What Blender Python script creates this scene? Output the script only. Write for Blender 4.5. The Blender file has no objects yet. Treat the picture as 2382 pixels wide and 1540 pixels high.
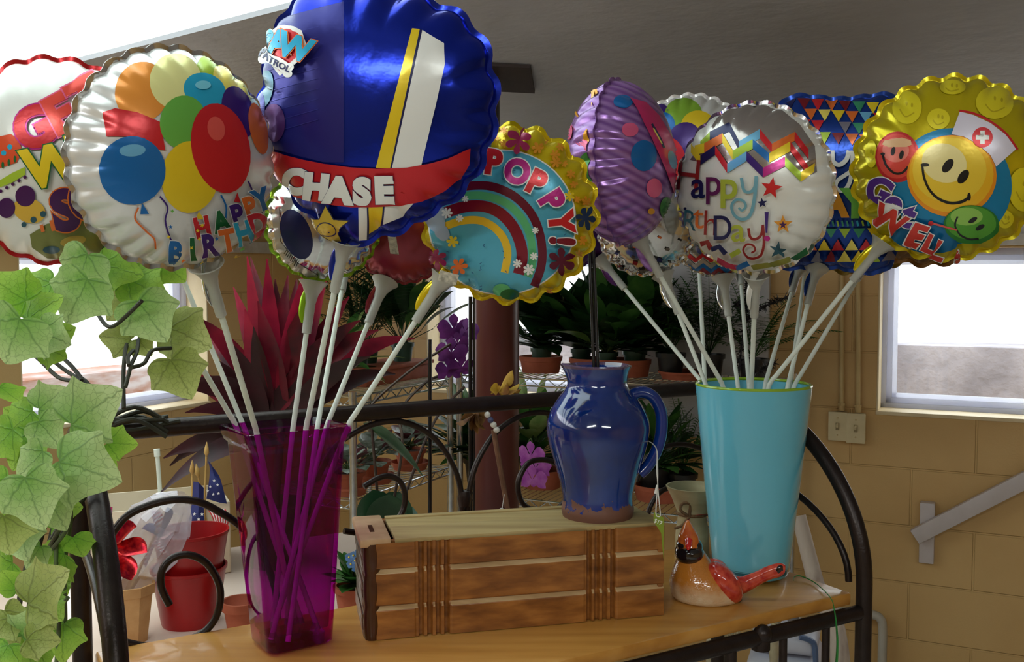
import bpy, bmesh, math, random
import numpy as np
from mathutils import Vector, Matrix
from mathutils.geometry import tessellate_polygon

SC = bpy.context.scene
COL = SC.collection
V = Vector
rad = math.radians

# ------------------------------------------------------------------ camera
F, CX, CY, EYE, PITCH = 2250.0, 1191.0, 770.0, 1.6, rad(3.053)
cd = bpy.data.cameras.new('camera')
cd.sensor_fit = 'HORIZONTAL'; cd.sensor_width = 36.0; cd.lens = 36.0 * F / 2382
cd.clip_start = 0.02
cam = bpy.data.objects.new('camera', cd); COL.objects.link(cam)
cam.location = (0, 0, EYE); cam.rotation_euler = (math.pi / 2 - PITCH, 0, 0)
SC.camera = cam

# ------------------------------------------------------------------ light, exposure
SC.view_settings.view_transform = 'Standard'
SC.view_settings.look = 'None'
SC.view_settings.gamma = 1.0
SC.view_settings.use_curve_mapping = False
SC.view_settings.exposure = 0.0
w = bpy.data.worlds.new('sky'); SC.world = w; w.use_nodes = True
bg = w.node_tree.nodes['Background']
bg.inputs[0].default_value = (0.93, 0.97, 1.0, 1); bg.inputs[1].default_value = 5.0
try:
    SC.cycles.use_denoising = True
    SC.cycles.max_bounces = 10; SC.cycles.transparent_max_bounces = 24
    SC.cycles.diffuse_bounces = 4; SC.cycles.glossy_bounces = 4; SC.cycles.transmission_bounces = 8
    SC.cycles.sample_clamp_indirect = 6.0
    SC.cycles.caustics_reflective = False; SC.cycles.caustics_refractive = False
except Exception:
    pass

def area_light(name, loc, rot, sx, sy, power, color):
    l = bpy.data.lights.new(name, 'AREA'); l.shape = 'RECTANGLE'; l.size = sx; l.size_y = sy
    l.energy = power; l.color = color
    o = bpy.data.objects.new(name, l); COL.objects.link(o); o.location = loc; o.rotation_euler = rot
    return o
# the fluorescent strips on the ceiling behind the photographer
area_light('fluorescent_light', (-0.9, -1.3, 2.45), (rad(18), 0, rad(20)), 1.2, 0.12, 30, (0.93, 1.0, 0.97))
area_light('fluorescent_light', (0.9, -1.6, 2.45), (rad(18), 0, rad(-15)), 1.2, 0.12, 18, (0.93, 1.0, 0.97))

# ------------------------------------------------------------------ picture -> place
_c, _s = math.cos(PITCH), math.sin(PITCH)
EYEV = V((0, 0, EYE))
def ray(px, py):
    x = (px - CX) / F; y = -(py - CY) / F
    return V((x, _c + y * _s, -_s + y * _c))
def P(px, py, Y):
    d = ray(px, py); return EYEV + d * (Y / d.y)
def on_z(px, py, z):
    d = ray(px, py); return EYEV + d * ((z - EYE) / d.z)
def on_plane(px, py, p0, n):
    d = ray(px, py); n = V(n); return EYEV + d * ((V(p0) - EYEV).dot(n) / d.dot(n))

# ------------------------------------------------------------------ colour and materials
def lin(c):
    c = c / 255.0
    return c / 12.92 if c <= 0.04045 else ((c + 0.055) / 1.055) ** 2.4
def rgb(r, g, b, a=1.0): return (lin(r), lin(g), lin(b), a)

MATS = {}
def pm(name, c1, c2=None, scale=30.0, rough=0.5, metal=0.0, bump=0.0, bscale=None, coat=0.0, trans=0.0,
       ior=1.45, stretch=(1, 1, 1), detail=4.0, alpha=1.0, sss=0.0, spec=0.5, translu=0.0, lo=0.35, hi=0.65, sheen=0.0):
    """A procedural material: two colours mixed by noise, with optional noise bump."""
    if name in MATS: return MATS[name]
    m = bpy.data.materials.new(name); m.use_nodes = True; MATS[name] = m
    nt = m.node_tree; N = nt.nodes; L = nt.links
    b = N['Principled BSDF']
    tc = N.new('ShaderNodeTexCoord'); mp = N.new('ShaderNodeMapping'); mp.inputs['Scale'].default_value = stretch
    L.new(tc.outputs['Object'], mp.inputs['Vector'])
    c2 = c2 or c1
    no = N.new('ShaderNodeTexNoise'); no.inputs['Scale'].default_value = scale; no.inputs['Detail'].default_value = detail
    L.new(mp.outputs[0], no.inputs['Vector'])
    cr = N.new('ShaderNodeValToRGB'); cr.color_ramp.elements[0].position = lo; cr.color_ramp.elements[1].position = hi
    cr.color_ramp.elements[0].color = rgb(*c1); cr.color_ramp.elements[1].color = rgb(*c2)
    L.new(no.outputs[0], cr.inputs[0]); L.new(cr.outputs[0], b.inputs['Base Color'])
    b.inputs['Roughness'].default_value = rough; b.inputs['Metallic'].default_value = metal
    b.inputs['Coat Weight'].default_value = coat; b.inputs['Coat Roughness'].default_value = 0.05
    b.inputs['Transmission Weight'].default_value = trans; b.inputs['IOR'].default_value = ior
    b.inputs['Alpha'].default_value = alpha; b.inputs['Specular IOR Level'].default_value = spec
    b.inputs['Sheen Weight'].default_value = sheen
    if sss:
        b.inputs['Subsurface Weight'].default_value = sss; b.inputs['Subsurface Scale'].default_value = 0.01
    if bump:
        nb = N.new('ShaderNodeTexNoise'); nb.inputs['Scale'].default_value = bscale or scale; nb.inputs['Detail'].default_value = 3
        L.new(mp.outputs[0], nb.inputs['Vector'])
        bp = N.new('ShaderNodeBump'); bp.inputs['Strength'].default_value = 1.0; bp.inputs['Distance'].default_value = bump
        L.new(nb.outputs[0], bp.inputs['Height']); L.new(bp.outputs[0], b.inputs['Normal'])
    if translu:
        tr = N.new('ShaderNodeBsdfTranslucent'); mx = N.new('ShaderNodeMixShader'); mx.inputs[0].default_value = translu
        L.new(cr.outputs[0], tr.inputs[0]); out = N['Material Output']
        L.new(b.outputs[0], mx.inputs[1]); L.new(tr.outputs[0], mx.inputs[2]); L.new(mx.outputs[0], out.inputs[0])
    return m

def thin_glass(name, tint, refl_rough=0.03, fres=1.5):
    """Coloured clear sheet: tinted transparency with a fresnel reflection."""
    if name in MATS: return MATS[name]
    m = bpy.data.materials.new(name); m.use_nodes = True; MATS[name] = m
    nt = m.node_tree; N = nt.nodes; L = nt.links
    N.remove(N['Principled BSDF']); out = N['Material Output']
    t = N.new('ShaderNodeBsdfTransparent'); t.inputs[0].default_value = (*tint, 1)
    g = N.new('ShaderNodeBsdfGlossy'); g.inputs['Roughness'].default_value = refl_rough
    lw_ = N.new('ShaderNodeLayerWeight'); pw = N.new('ShaderNodeMath'); pw.operation = 'POWER'; pw.inputs[1].default_value = 4.0
    L.new(lw_.outputs['Facing'], pw.inputs[0])
    f = N.new('ShaderNodeMath'); f.operation = 'MULTIPLY_ADD'; f.inputs[1].default_value = 0.75; f.inputs[2].default_value = 0.035; L.new(pw.outputs[0], f.inputs[0])
    mx = N.new('ShaderNodeMixShader'); L.new(f.outputs[0], mx.inputs[0]); L.new(t.outputs[0], mx.inputs[1]); L.new(g.outputs[0], mx.inputs[2])
    L.new(mx.outputs[0], out.inputs[0])
    return m

def foil(name, c, metal=0.55, rough=0.22, crinkle=0.0006):
    return pm('foil ' + name, c, c, scale=40, rough=rough, metal=metal, bump=crinkle, bscale=38, stretch=(1, 1, 1), spec=0.6)
def ink(c, metal=0.25, rough=0.25):
    return pm('ink %d %d %d %.2f' % (*c, metal), c, c, rough=rough, metal=metal, bump=0.0005, bscale=38, spec=0.6)

# ------------------------------------------------------------------ mesh building
def frames(pts):
    pts = [V(p) for p in pts]; n = len(pts); T = []
    for i in range(n):
        t = pts[min(i + 1, n - 1)] - pts[max(i - 1, 0)]
        T.append(t.normalized() if t.length > 1e-9 else V((0, 0, 1)))
    a = V((0, 0, 1)) if abs(T[0].z) < 0.9 else V((1, 0, 0))
    u = (a - T[0] * a.dot(T[0])).normalized(); out = []
    for i in range(n):
        u = (u - T[i] * u.dot(T[i])); u = u.normalized() if u.length > 1e-9 else V((1, 0, 0))
        out.append((u, T[i].cross(u)))
    return pts, out

def smooth_path(pts, n=8, closed=False):
    """Catmull-Rom through pts."""
    pts = [V(p) for p in pts]; out = []
    m = len(pts)
    for i in range(m - 1):
        p0 = pts[max(i - 1, 0)]; p1 = pts[i]; p2 = pts[i + 1]; p3 = pts[min(i + 2, m - 1)]
        for k in range(n):
            t = k / n
            out.append(0.5 * ((2 * p1) + (p2 - p0) * t + (2 * p0 - 5 * p1 + 4 * p2 - p3) * t * t + (3 * p1 - p0 - 3 * p2 + p3) * t ** 3))
    out.append(pts[-1]); return out

class MB:
    def __init__(self): self.v = []; self.f = []; self.m = []; self.uv = None
    def add(self, vs, fs, mi=0):
        o = len(self.v); self.v.extend([tuple(p) for p in vs]); self.f.extend([tuple(i + o for i in f) for f in fs])
        self.m.extend([mi] * len(fs)); return self
    def tube(self, pts, r, seg=10, mi=0, cap=True, flat=1.0):
        pts, fr = frames(pts); vs = []; fs = []; n = len(pts)
        for i, p in enumerate(pts):
            rr = r[i] if isinstance(r, (list, tuple)) else r
            for k in range(seg):
                a = 2 * math.pi * k / seg
                vs.append(p + fr[i][0] * (rr * math.cos(a)) + fr[i][1] * (rr * flat * math.sin(a)))
        for i in range(n - 1):
            for k in range(seg):
                k2 = (k + 1) % seg
                fs.append((i * seg + k, i * seg + k2, (i + 1) * seg + k2, (i + 1) * seg + k))
        if cap: fs.append(tuple(range(seg))[::-1]); fs.append(tuple((n - 1) * seg + k for k in range(seg)))
        return self.add(vs, fs, mi)
    def lathe(self, prof, base, seg=48, mi=0, axis=None, closed=False, squash=None):
        """prof: (radius, height) pairs about AXIS from BASE."""
        base = V(base); ax = V(axis).normalized() if axis is not None else V((0, 0, 1))
        a = V((1, 0, 0)) if abs(ax.x) < 0.9 else V((0, 1, 0))
        u = (a - ax * a.dot(ax)).normalized(); w = ax.cross(u); vs = []; fs = []
        for r, h in prof:
            for k in range(seg):
                t = 2 * math.pi * k / seg; rr = max(r, 1e-5)
                vs.append(base + ax * h + u * (rr * math.cos(t)) + w * (rr * math.sin(t)))
        n = len(prof)
        for i in range(n - 1):
            for k in range(seg):
                k2 = (k + 1) % seg
                fs.append((i * seg + k, i * seg + k2, (i + 1) * seg + k2, (i + 1) * seg + k))
        return self.add(vs, fs, mi)
    def box(self, c, size, R=None, bev=0.0, mi=0, seg=2):
        bm = bmesh.new(); bmesh.ops.create_cube(bm, size=1.0)
        bmesh.ops.scale(bm, vec=V(size), verts=bm.verts)
        if bev: bmesh.ops.bevel(bm, geom=bm.edges[:], offset=bev, segments=seg, affect='EDGES', profile=0.5)
        M = Matrix.Translation(V(c)) @ ((R.to_4x4()) if R is not None else Matrix.Identity(4))
        bm.verts.index_update()
        vs = [M @ v.co for v in bm.verts]; fs = [[v.index for v in f.verts] for f in bm.faces]
        bm.free(); return self.add(vs, fs, mi)
    def sphere(self, c, r, R=None, seg=24, rings=14, mi=0):
        c = V(c); r = V(r) if not isinstance(r, (int, float)) else V((r, r, r)); vs = []; fs = []
        for i in range(rings + 1):
            a = math.pi * i / rings
            for k in range(seg):
                b = 2 * math.pi * k / seg
                q = V((r.x * math.sin(a) * math.cos(b), r.y * math.sin(a) * math.sin(b), r.z * math.cos(a)))
                vs.append(c + (R @ q if R is not None else q))
        for i in range(rings):
            for k in range(seg):
                k2 = (k + 1) % seg
                fs.append((i * seg + k, (i + 1) * seg + k, (i + 1) * seg + k2, i * seg + k2))
        return self.add(vs, fs, mi)
    def loft(self, rings, mi=0, cap=True):
        n = len(rings); s = len(rings[0]); vs = [p for r in rings for p in r]; fs = []
        for i in range(n - 1):
            for k in range(s):
                k2 = (k + 1) % s
                fs.append((i * s + k, i * s + k2, (i + 1) * s + k2, (i + 1) * s + k))
        if cap: fs.append(tuple(range(s))[::-1]); fs.append(tuple((n - 1) * s + k for k in range(s)))
        return self.add(vs, fs, mi)
    def build(self, name, mats, parent=None, sharp=40, loc=None, weld=False):
        me = bpy.data.meshes.new(name)
        off = ORG.get(parent, V((0, 0, 0))) if parent is not None else (V(loc) if loc is not None else V((0, 0, 0)))
        me.from_pydata([tuple(V(p) - off) for p in self.v] if off.length else self.v, [], self.f)
        for mm in (mats if isinstance(mats, (list, tuple)) else [mats]): me.materials.append(mm)
        me.polygons.foreach_set('material_index', self.m)
        if weld:
            bm = bmesh.new(); bm.from_mesh(me); bmesh.ops.remove_doubles(bm, verts=bm.verts, dist=1e-5); bmesh.ops.recalc_face_normals(bm, faces=bm.faces); bm.to_mesh(me); bm.free()
        me.polygons.foreach_set('use_smooth', [True] * len(me.polygons))
        me.update()
        try: me.set_sharp_from_angle(angle=rad(sharp))
        except Exception: pass
        if self.uv is not None:
            ul = me.uv_layers.new(name='UVMap')
            for li, l in enumerate(me.loops): ul.data[li].uv = self.uv[l.vertex_index]
        o = bpy.data.objects.new(name, me); COL.objects.link(o)
        if parent is not None:
            o.parent = parent; ORG[o] = off
        elif loc is not None:
            o.location = off; ORG[o] = off
        return o

ORG = {}        # where each thing's own origin stands
def thing(name, label, cat, loc, group=None):
    o = bpy.data.objects.new(name, None); COL.objects.link(o); o.empty_display_size = 0.02
    o.location = loc; ORG[o] = V(loc); tag(o, label, cat, group); return o
def tag(o, label, cat, group=None, kind=None):
    o['label'] = label; o['category'] = cat
    if group: o['group'] = group
    if kind: o['kind'] = kind
    return o
def structure(o): o['kind'] = 'structure'; return o
def copy_thing(o, loc, rz=0.0, scale=1.0, label=None, group=None, mats=None):
    c = o.copy(); COL.objects.link(c); c.location = loc; c.rotation_euler = (0, 0, rz); c.scale = (scale,) * 3; ORG[c] = V(loc)
    if label: c['label'] = label
    if group: c['group'] = group
    for ch in list(o.children):
        d = ch.copy(); COL.objects.link(d); d.parent = c
        for g in list(ch.children):
            e = g.copy(); COL.objects.link(e); e.parent = d
    return c
def R3(rx=0, ry=0, rz=0):
    return (Matrix.Rotation(rz, 3, 'Z') @ Matrix.Rotation(ry, 3, 'Y') @ Matrix.Rotation(rx, 3, 'X'))
# ------------------------------------------------------------------ the room
PHI = rad(25.6)
CORNER = V((-0.98, 4.5, 0))
RX = V((math.cos(PHI), -math.sin(PHI), 0)); RN = V((math.sin(PHI), math.cos(PHI), 0))   # along the right wall / outward
def rw(px, py=770, d=0.0):
    q = on_plane(px, py, CORNER + RN * d, RN) - CORNER
    return q.dot(RX), q.z
LX = RN; LN = -RX                                                                       # left wall: along (towards the corner) / outward
def lw(px, py=770, d=0.0):
    q = on_plane(px, py, CORNER + LN * d, LN) - CORNER
    return q.dot(LX), q.z

def block_paint(name, c1, c2):
    m = bpy.data.materials.new(name); m.use_nodes = True; N = m.node_tree.nodes; L = m.node_tree.links
    b = N['Principled BSDF']; b.inputs['Roughness'].default_value = 0.45
    tc = N.new('ShaderNodeTexCoord'); sp = N.new('ShaderNodeSeparateXYZ'); cb = N.new('ShaderNodeCombineXYZ')
    L.new(tc.outputs['Object'], sp.inputs[0]); L.new(sp.outputs[0], cb.inputs[0])
    ad = N.new('ShaderNodeMath'); ad.operation = 'ADD'; ad.inputs[1].default_value = -1.139 + 0.203 * 10
    L.new(sp.outputs[2], ad.inputs[0]); L.new(ad.outputs[0], cb.inputs[1])
    br = N.new('ShaderNodeTexBrick'); br.inputs['Scale'].default_value = 1.0
    br.inputs['Brick Width'].default_value = 0.406; br.inputs['Row Height'].default_value = 0.203
    br.inputs['Mortar Size'].default_value = 0.0045; br.inputs['Mortar Smooth'].default_value = 0.6
    L.new(cb.outputs[0], br.inputs['Vector'])
    no = N.new('ShaderNodeTexNoise'); no.inputs['Scale'].default_value = 3.0; no.inputs['Detail'].default_value = 6
    L.new(tc.outputs['Object'], no.inputs['Vector'])
    cr = N.new('ShaderNodeValToRGB'); cr.color_ramp.elements[0].color = rgb(*c1); cr.color_ramp.elements[1].color = rgb(*c2)
    cr.color_ramp.elements[0].position = 0.35; cr.color_ramp.elements[1].position = 0.65
    L.new(no.outputs[0], cr.inputs[0]); L.new(cr.outputs[0], b.inputs['Base Color'])
    n2 = N.new('ShaderNodeTexNoise'); n2.inputs['Scale'].default_value = 160
    L.new(tc.outputs['Object'], n2.inputs['Vector'])
    mu = N.new('ShaderNodeMath'); mu.operation = 'MULTIPLY'; mu.inputs[1].default_value = 0.12; L.new(n2.outputs[0], mu.inputs[0])
    sb = N.new('ShaderNodeMath'); sb.operation = 'SUBTRACT'; L.new(mu.outputs[0], sb.inputs[0]); L.new(br.outputs['Fac'], sb.inputs[1])
    bp = N.new('ShaderNodeBump'); bp.inputs['Strength'].default_value = 0.7; bp.inputs['Distance'].default_value = 0.006
    L.new(sb.outputs[0], bp.inputs['Height']); L.new(bp.outputs[0], b.inputs['Normal'])
    return m
M_WALL = block_paint('painted block wall', (202, 164, 106), (210, 174, 116))
M_REVEAL = pm('painted reveal', (232, 214, 176), (224, 204, 164), scale=8, rough=0.5, bump=0.001, bscale=60)
M_CEIL = pm('grey ceiling paint', (182, 184, 192), (196, 198, 206), scale=2.5, rough=0.30, bump=0.0018, bscale=26, stretch=(1, 1.6, 1))
M_WHITEPAINT = pm('flaking white paint', (214, 208, 200), (188, 180, 168), scale=14, rough=0.6, bump=0.003, bscale=26)
M_VINYL = pm('white vinyl', (244, 245, 250), (236, 238, 246), scale=4, rough=0.35, translu=0.75)
M_GLASS = thin_glass('window glass', (0.97, 0.985, 0.98))

def wall(name, X, N_, s0, s1, z1, holes, mat, th=0.2):
    """Wall in its own frame (x along, y outward, z up) with rectangular holes (s0, s1, z0, z1)."""
    m = MB(); ss = sorted({s0, s1, *[h[0] for h in holes], *[h[1] for h in holes]})
    for a, b in zip(ss, ss[1:]):
        if b - a < 1e-4: continue
        zs = [0.0]
        for h in sorted(holes, key=lambda h: h[2]):
            if h[0] <= a + 1e-5 and h[1] >= b - 1e-5: zs += [h[2], h[3]]
        zs.append(z1)
        for k in range(0, len(zs), 2):
            m.box(((a + b) / 2, th / 2, (zs[k] + zs[k + 1]) / 2), (b - a, th, zs[k + 1] - zs[k]))
    o = m.build(name, mat); o.matrix_world = Matrix(((X.x, N_.x, 0, CORNER.x), (X.y, N_.y, 0, CORNER.y), (0, 0, 1, 0), (0, 0, 0, 1)))
    return structure(o)

def window(name, X, N_, h, mull=None):
    """Vinyl window in hole h, set back in the wall: frame, panes, sill."""
    s0, s1, z0, z1 = h; root = bpy.data.objects.new(name, None); COL.objects.link(root); structure(root)
    root.matrix_world = Matrix(((X.x, N_.x, 0, CORNER.x), (X.y, N_.y, 0, CORNER.y), (0, 0, 1, 0), (0, 0, 0, 1)))
    ORG[root] = V((0, 0, 0)); fw = 0.05; y = 0.135
    m = MB()
    for k, (f, d) in enumerate(((0.022, 0.05), (0.040, 0.035), (0.055, 0.02))):
        yy = y + k * 0.012
        m.box((s0 + f / 2 + k * 0.0, yy, (z0 + z1) / 2), (f, d, z1 - z0), bev=0.002); m.box((s1 - f / 2, yy, (z0 + z1) / 2), (f, d, z1 - z0), bev=0.002)
        m.box(((s0 + s1) / 2, yy, z0 + f / 2), (s1 - s0, d, f), bev=0.002); m.box(((s0 + s1) / 2, yy, z1 - f / 2), (s1 - s0, d, f), bev=0.002)
    if mull: m.box((mull, y + 0.01, (z0 + z1) / 2), (0.05, 0.04, z1 - z0), bev=0.003)
    o = m.build('window_frame', M_VINYL, root)
    g = MB(); g.box(((s0 + s1) / 2, y + 0.03, (z0 + z1) / 2), (s1 - s0 - 0.09, 0.004, z1 - z0 - 0.09)); g.build('pane', M_GLASS, root)
    r = MB(); t = 0.006
    r.box(((s0 + s1) / 2, 0.055, z0 + t / 2 - 0.004), (s1 - s0 + 0.004, 0.125, t + 0.008), bev=0.003)
    r.build('window_sill', M_REVEAL, root)
    r = MB()
    for sx in (s0 + t / 2, s1 - t / 2): r.box((sx, 0.06, (z0 + z1) / 2), (t, 0.12, z1 - z0), bev=0.002)
    r.build('reveal', M_REVEAL, root)
    return root

WTOP = 1.708
# right wall: one window behind the plants, one at the side
s_a0, _ = rw(992); s_a1, _ = rw(1402); z_a = rw(1050, 911)[1]
s_b0, _ = rw(2042); z_b = rw(2200, 968)[1]; s_b1 = s_b0 + 1.1
hr = [(s_a0, s_a1, z_a, WTOP), (s_b0, s_b1, z_b, WTOP)]
wall('wall_right', RX, RN, -0.2, 6.2, 1.80, hr, M_WALL)
window('window_2', RX, RN, hr[0]); window('window_3', RX, RN, hr[1])
s_c0, _ = lw(46); s_c1, _ = lw(484); z_c = lw(410, 948)[1]
hl = [(s_c0, s_c1, z_c, WTOP)]
wall('wall_left', LX, LN, -7.2, 0.0, 2.05, hl, M_WALL)
window('window_1', LX, LN, hl[0])

def in_room(name, mb, mat, par=None):
    o = mb.build(name, mat, par)
    o.matrix_world = Matrix(((RX.x, RN.x, 0, CORNER.x), (RX.y, RN.y, 0, CORNER.y), (0, 0, 1, 0), (0, 0, 0, 1)))
    return structure(o)
EAVE = 1.745; SLOPE = 0.212
def ceil_z(y): return EAVE - SLOPE * y
YS = -1.99
def ceil_hit(px, py):
    d = ray(px, py); k0 = EYEV - CORNER                     # plane z = EAVE - SLOPE * y in the room's frame
    t = (EAVE - SLOPE * k0.dot(RN) - EYE) / (d.z + SLOPE * d.dot(RN)); q = EYEV + d * t - CORNER
    return q.dot(RX), q.dot(RN)
ea = ceil_hit(0, 192); eb = ceil_hit(745, 0); es = (eb[1] - ea[1]) / (eb[0] - ea[0])
y_l = ea[1] + es * (-0.2 - ea[0]); y_r = ea[1] + es * (6.2 - ea[0])
m = MB()
vs = [(-0.2, 0.2, ceil_z(0.2)), (6.2, 0.2, ceil_z(0.2)), (6.2, y_r, ceil_z(y_r)), (-0.2, y_l, ceil_z(y_l))]
vs += [(x, y, z + 0.012) for x, y, z in vs]
m.add(vs, [(0, 3, 2, 1), (4, 5, 6, 7), (0, 1, 5, 4), (1, 2, 6, 5), (2, 3, 7, 6), (3, 0, 4, 7)])
in_room('ceiling', m, M_CEIL)
# glazed roof light above the camera, then the flat ceiling behind
M_ROOFGLASS = thin_glass('roof light sheet', (0.75, 0.8, 0.78))
YE = -3.7
SG = 2.15                                                   # the roof light ends here; painted ceiling beyond it
def strip_roof(x0, x1, th):
    m = MB(); ya = ea[1] + es * (x0 - ea[0]); yb = ea[1] + es * (x1 - ea[0]); vs = [(x0, ya, ceil_z(ya)), (x1, yb, ceil_z(yb)), (x1, YE - .2, ceil_z(YE - .2)), (x0, YE - .2, ceil_z(YE - .2))]
    vs = [(x, y, z + 0.012) for x, y, z in vs]; vs += [(x, y, z + th) for x, y, z in vs]
    return m.add(vs, [(0, 3, 2, 1), (4, 5, 6, 7), (0, 1, 5, 4), (1, 2, 6, 5), (2, 3, 7, 6), (3, 0, 4, 7)])
in_room('ceiling_side', strip_roof(SG, 6.2, .01), M_CEIL)
m = strip_roof(-0.2, SG, .006)
in_room('window_4', m, M_ROOFGLASS)
m = MB(); m.box((3.0, (YE - 7.0) / 2, 2.58), (6.4, 7.0 + YE, 0.06)); in_room('ceiling_back', m, M_CEIL)
m = MB(); m.box((3.0, -3.4, -0.03), (6.6, 7.4, 0.06)); in_room('floor', m, pm('grey concrete floor', (176, 172, 166), (190, 186, 180), scale=3, rough=0.6))
m = MB(); m.box((3.0, -7.1, 1.3), (6.6, 0.2, 2.6)); in_room('wall_back', m, M_WALL)
m = MB(); m.box((6.3, -3.5, 1.3), (0.2, 7.4, 2.6)); in_room('wall_side', m, M_WALL)
# painted strips at the head of the walls
m = MB(); m.box((3.0, -0.012, 1.738), (6.0, 0.03, 0.05), bev=0.004); in_room('trim_1', m, M_WHITEPAINT)
m = MB(); m.box((0.012, -2.2, 1.738), (0.03, 4.3, 0.05), bev=0.004); in_room('trim_2', m, M_WHITEPAINT)

# outside: ground and the low walls seen through the windows
m = MB(); m.box((1.5, 1.5, -0.1), (30, 30, 0.1)); in_room('ground', m, pm('pale gravel', (206, 200, 186), (180, 178, 160), scale=6, rough=0.9))
m = MB(); m.box((3.5, 1.55, 0.66), (8, 0.3, 1.25), bev=0.01)
o = in_room('outside_wall_low', m, pm('grey cast concrete', (112, 108, 114), (140, 136, 142), scale=5, rough=0.9, bump=0.01, bscale=20))
m = MB(); m.box((3.5, 3.0, 1.1), (10, 0.25, 2.2)); in_room('outside_wall_white', m, pm('white siding', (246, 246, 244), (236, 236, 232), scale=3, rough=0.8))
m = MB()
random.seed(4)
for k in range(70):
    m.sphere((1.6 + random.random() * 2.6, 1.55 + random.uniform(-.1, .1), 1.53 + random.uniform(-.02, .03)), (random.uniform(.03, .09), .05, random.uniform(.012, .03)), seg=8, rings=5)
m = MB(); m.box((-1.5, -2.6, 0.55), (0.3, 6, 1.12), bev=0.02)
in_room('outside_wall_stained', m, pm('stained render', (120, 80, 62), (150, 144, 146), scale=4, rough=0.9, stretch=(1, 1, 4), lo=0.4, hi=0.6))
# ------------------------------------------------------------------ the baker's rack
HS = 0.482; ZS = EYE - HS                                  # shelf top
E1 = V((math.cos(rad(30)), math.sin(rad(30)), 0)); E2 = V((-E1.y, E1.x, 0))
RO = V((-0.39, 0.94, ZS)); LEN = 1.07; DEP = 0.33
def RK(u, v, w): return RO + E1 * u + E2 * v + V((0, 0, w))
def BP(px, py, v=DEP):                                     # pixel -> (u, w) in the plane v of the rack
    q = on_plane(px, py, RK(0, v, 0), E2) - RO
    return q.dot(E1), q.z
M_IRON = pm('brown black iron', (42, 33, 31), (50, 40, 37), scale=60, rough=0.34, metal=0.5, bump=0.0003, bscale=300)
M_SHELF = pm('honey pine', (205, 152, 82), (224, 176, 106), scale=5, rough=0.33, stretch=(1, 1, 1), coat=0.25, bump=0.0003, bscale=40)
def wood(name, c1, c2, c3, ang, sc=(6, 60, 60), rough=0.35, coat=0.2, bump=0.0004):
    m = pm(name, c1, c2, scale=1.0, rough=rough, stretch=sc, coat=coat, bump=bump, bscale=1.5, detail=8, lo=0.3, hi=0.7)
    mp = [n for n in m.node_tree.nodes if n.type == 'MAPPING'][0]; mp.vector_type = 'TEXTURE' if False else 'POINT'
    mp.inputs['Rotation'].default_value = (0, 0, -ang)
    cr = [n for n in m.node_tree.nodes if n.type == 'VALTORGB'][0]
    e = cr.color_ramp.elements.new(0.5); e.color = rgb(*c3)
    return m
M_SHELF = wood('honey pine board', (176, 118, 50), (208, 152, 78), (196, 138, 64), rad(30), sc=(2.5, 34, 34), rough=0.36)

rack = thing('bakers_rack', 'dark iron baker\'s rack with arched tube ends, scrollwork back and a honey wood shelf', 'rack', RK(LEN / 2, DEP / 2, -ZS))
# shelf board
m = MB()
Rz = R3(0, 0, rad(30))
m.box(RK(LEN / 2, DEP / 2, -0.010), (LEN - 0.03, DEP, 0.020), Rz, bev=0.004)
m.build('shelf_board', M_SHELF, rack)
def iron(name, pts, r, seg=14):
    m = MB(); m.tube(pts, r, seg); return m.build(name, M_IRON, rack)
RT = 0.0125
wt = 0.285
iron('top_rail', [RK(-0.0, DEP, wt), RK(LEN, DEP, wt)], RT, 20)
for u in (0.0, LEN + 0.013):
    pts = []
    for k in range(25):
        a = math.pi / 2 * k / 24
        pts.append(RK(u, DEP * (1 - math.sin(a) ** 1.0), wt * math.cos(a)))
    # the tube runs from the back rail over and down the front as a leg
    pts = [RK(u, DEP * (1 - math.sin(math.pi / 2 * k / 24)), 0.01 + (wt - 0.01) * math.cos(math.pi / 2 * k / 24)) for k in range(25)]
    pts += [RK(u, 0, w) for w in (-0.1, -0.4, -ZS)]
    iron('end_arch', pts, RT, 20)
    iron('back_post', [RK(u, DEP, wt), RK(u, DEP, -0.4), RK(u, DEP, -ZS)], 0.0125, 18)
    pts = [RK(u, 0.02 + 0.26 * math.cos(math.pi / 2 * k / 16) , 0.14 * math.sin(math.pi / 2 * k / 16)) for k in range(17)]
    pts = [RK(u, 0.03 + 0.24 * (1 - math.sin(math.pi / 2 * k / 16)), 0.005 + 0.14 * math.cos(math.pi / 2 * k / 16)) for k in range(17)]
    iron('side_scroll', pts, 0.0055)
iron('front_bar', [RK(0, 0.0, -0.034), RK(LEN, 0.0, -0.034)], 0.0115, 16)
iron('back_bar', [RK(0, DEP, -0.034), RK(LEN, DEP, -0.034)], 0.010, 14)
def FP(px, py):
    q = on_plane(px, py, RK(0, 0, 0), E2) - RO; return q.dot(E1), q.z
for px in (1700, 1822, 1921):
    u, _w = FP(px, 1480); iron('spindle', [RK(u, 0, -0.03), RK(u, 0, -0.7)], 0.0062 if px != 1700 else 0.009, 10)
for k in range(1, 7):
    u = 0.14 * k - 0.02
    if u < 0.75: iron('spindle', [RK(u, 0, -0.03), RK(u, 0, -0.7)], 0.0062, 10)
u, _w = FP(1770, 1450)
m = MB(); m.sphere(RK(u, -0.004, -0.028), 0.0135, seg=18, rings=12); m.lathe([(0.0001, 0), (0.0135, 0), (0.0135, 0.02), (0.0001, 0.02)], RK(u, 0, -0.052), 16)
m.build('finial', M_IRON, rack)
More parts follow.
